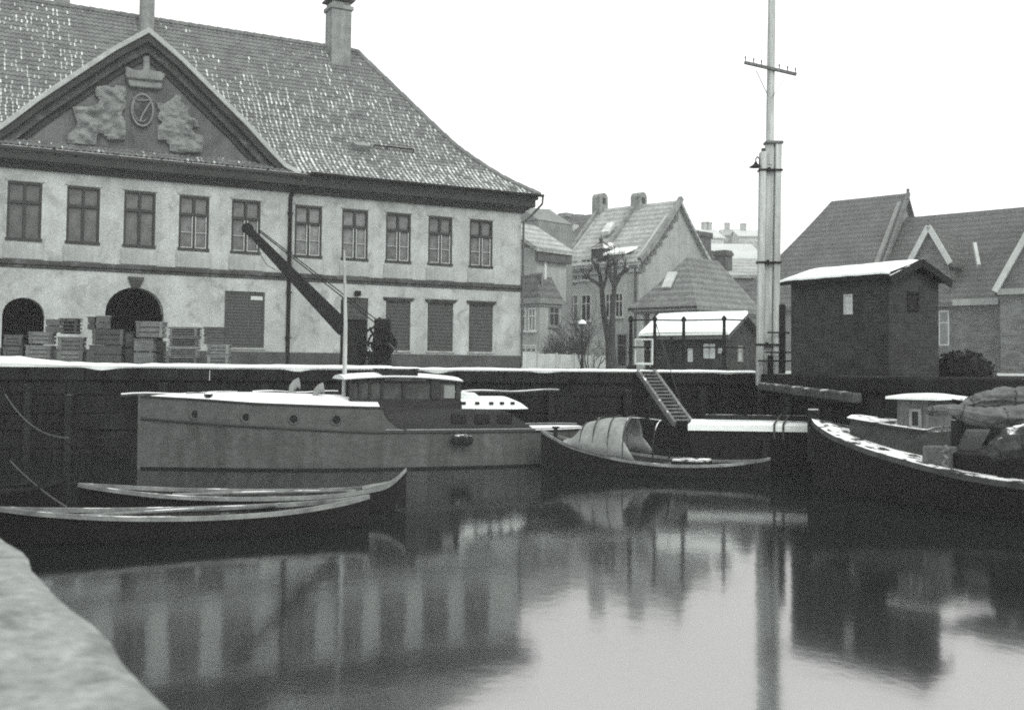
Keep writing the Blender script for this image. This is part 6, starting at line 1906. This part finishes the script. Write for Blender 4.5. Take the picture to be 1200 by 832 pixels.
# ================================================================ air, sky, sun, camera
hz = bpy.data.meshes.new('haze'); bm = bmesh.new(); bmesh.ops.create_cube(bm, size=1)
for v in bm.verts: v.co = Vector((v.co.x * 1500, v.co.y * 1500 + 500, -4.0 if v.co.z < 0 else 62.0))
bm.to_mesh(hz); bm.free()
hm = bpy.data.materials.new('winter haze'); hm.use_nodes = True
nt = hm.node_tree; nt.nodes.remove(nt.nodes['Principled BSDF'])
pv = nt.nodes.new('ShaderNodeVolumePrincipled'); pv.inputs['Density'].default_value = HAZE; pv.inputs['Color'].default_value = (.93, .95, .945, 1)
pv.inputs['Anisotropy'].default_value = .1
nt.links.new(pv.outputs[0], nt.nodes['Material Output'].inputs['Volume'])
hz.materials.append(hm)
ho = bpy.data.objects.new('haze', hz); COL.objects.link(ho); ho['kind'] = 'stuff'
ho.display_type = 'WIRE'

wd = bpy.data.worlds.new('World'); sc.world = wd; wd.use_nodes = True
nt = wd.node_tree; N = nt.nodes; L = nt.links
bg = N['Background']; bg.inputs['Strength'].default_value = .1
sky = N.new('ShaderNodeTexSky'); sky.sky_type = 'NISHITA'; sky.sun_disc = False
SUN_EL, SUN_AZ = R(42), R(150)             # behind the camera, a little to the right, hidden by cloud
sky.sun_elevation = SUN_EL; sky.sun_rotation = SUN_AZ; sky.dust_density = 6; sky.air_density = 1.5
bw = N.new('ShaderNodeRGBToBW'); L.new(sky.outputs[0], bw.inputs[0])
mx = N.new('ShaderNodeMix'); mx.data_type = 'FLOAT'; mx.inputs['Factor'].default_value = .72   # cloud cover evens the sky out
L.new(bw.outputs[0], mx.inputs['A']); mx.inputs['B'].default_value = 10.5
tcw = N.new('ShaderNodeTexCoord'); nz = N.new('ShaderNodeTexNoise'); nz.inputs['Scale'].default_value = 2.2; nz.inputs['Detail'].default_value = 4
L.new(tcw.outputs['Generated'], nz.inputs['Vector'])
mr = N.new('ShaderNodeMapRange'); mr.inputs['From Min'].default_value = .3; mr.inputs['From Max'].default_value = .7
mr.inputs['To Min'].default_value = .94; mr.inputs['To Max'].default_value = 1.06; L.new(nz.outputs['Fac'], mr.inputs['Value'])
ml = N.new('ShaderNodeMath'); ml.operation = 'MULTIPLY'; L.new(mx.outputs['Result'], ml.inputs[0]); L.new(mr.outputs[0], ml.inputs[1])
cc = N.new('ShaderNodeCombineColor')
for i, k in enumerate((1.0, 1.0, .985)):
    q = N.new('ShaderNodeMath'); q.operation = 'MULTIPLY'; q.inputs[1].default_value = k
    L.new(ml.outputs[0], q.inputs[0]); L.new(q.outputs[0], cc.inputs[i])
L.new(cc.outputs[0], bg.inputs['Color'])

sl = bpy.data.lights.new('sun', 'SUN'); sl.energy = .7; sl.angle = R(24); sl.color = (1, .985, .95)
so = bpy.data.objects.new('sun', sl); COL.objects.link(so)
dv = Vector((math.sin(SUN_AZ) * math.cos(SUN_EL), math.cos(SUN_AZ) * math.cos(SUN_EL), math.sin(SUN_EL)))
so.rotation_euler = dv.to_track_quat('Z', 'Y').to_euler()

cam = bpy.data.cameras.new('camera'); cam.sensor_width = 36; cam.sensor_fit = 'HORIZONTAL'; cam.lens = 36 * FPX / 1200
cam.shift_y = -(416 - PY0) / 1200
cam.clip_start = .1; cam.clip_end = 3000
cam.dof.use_dof = True; cam.dof.focus_distance = 27; cam.dof.aperture_fstop = 3.2
co = bpy.data.objects.new('camera', cam); COL.objects.link(co)
mw = Matrix.Identity(4)
for i in range(3):
    mw[i][0] = RGT[i]; mw[i][1] = UPV[i]; mw[i][2] = -FWD[i]; mw[i][3] = CAM[i]
co.matrix_world = mw
sc.camera = co
vs = sc.view_settings; sc.display_settings.display_device = 'sRGB'
vs.view_transform = 'Standard'; vs.look = 'None'; vs.gamma = 1; vs.use_curve_mapping = False; vs.exposure = EXPO
sc.cycles.use_denoising = False
sc.cycles.max_bounces = 7; sc.cycles.volume_bounces = 1; sc.cycles.diffuse_bounces = 4
sc.cycles.sample_clamp_indirect = 4
sc.cycles.filter_width = 1.9
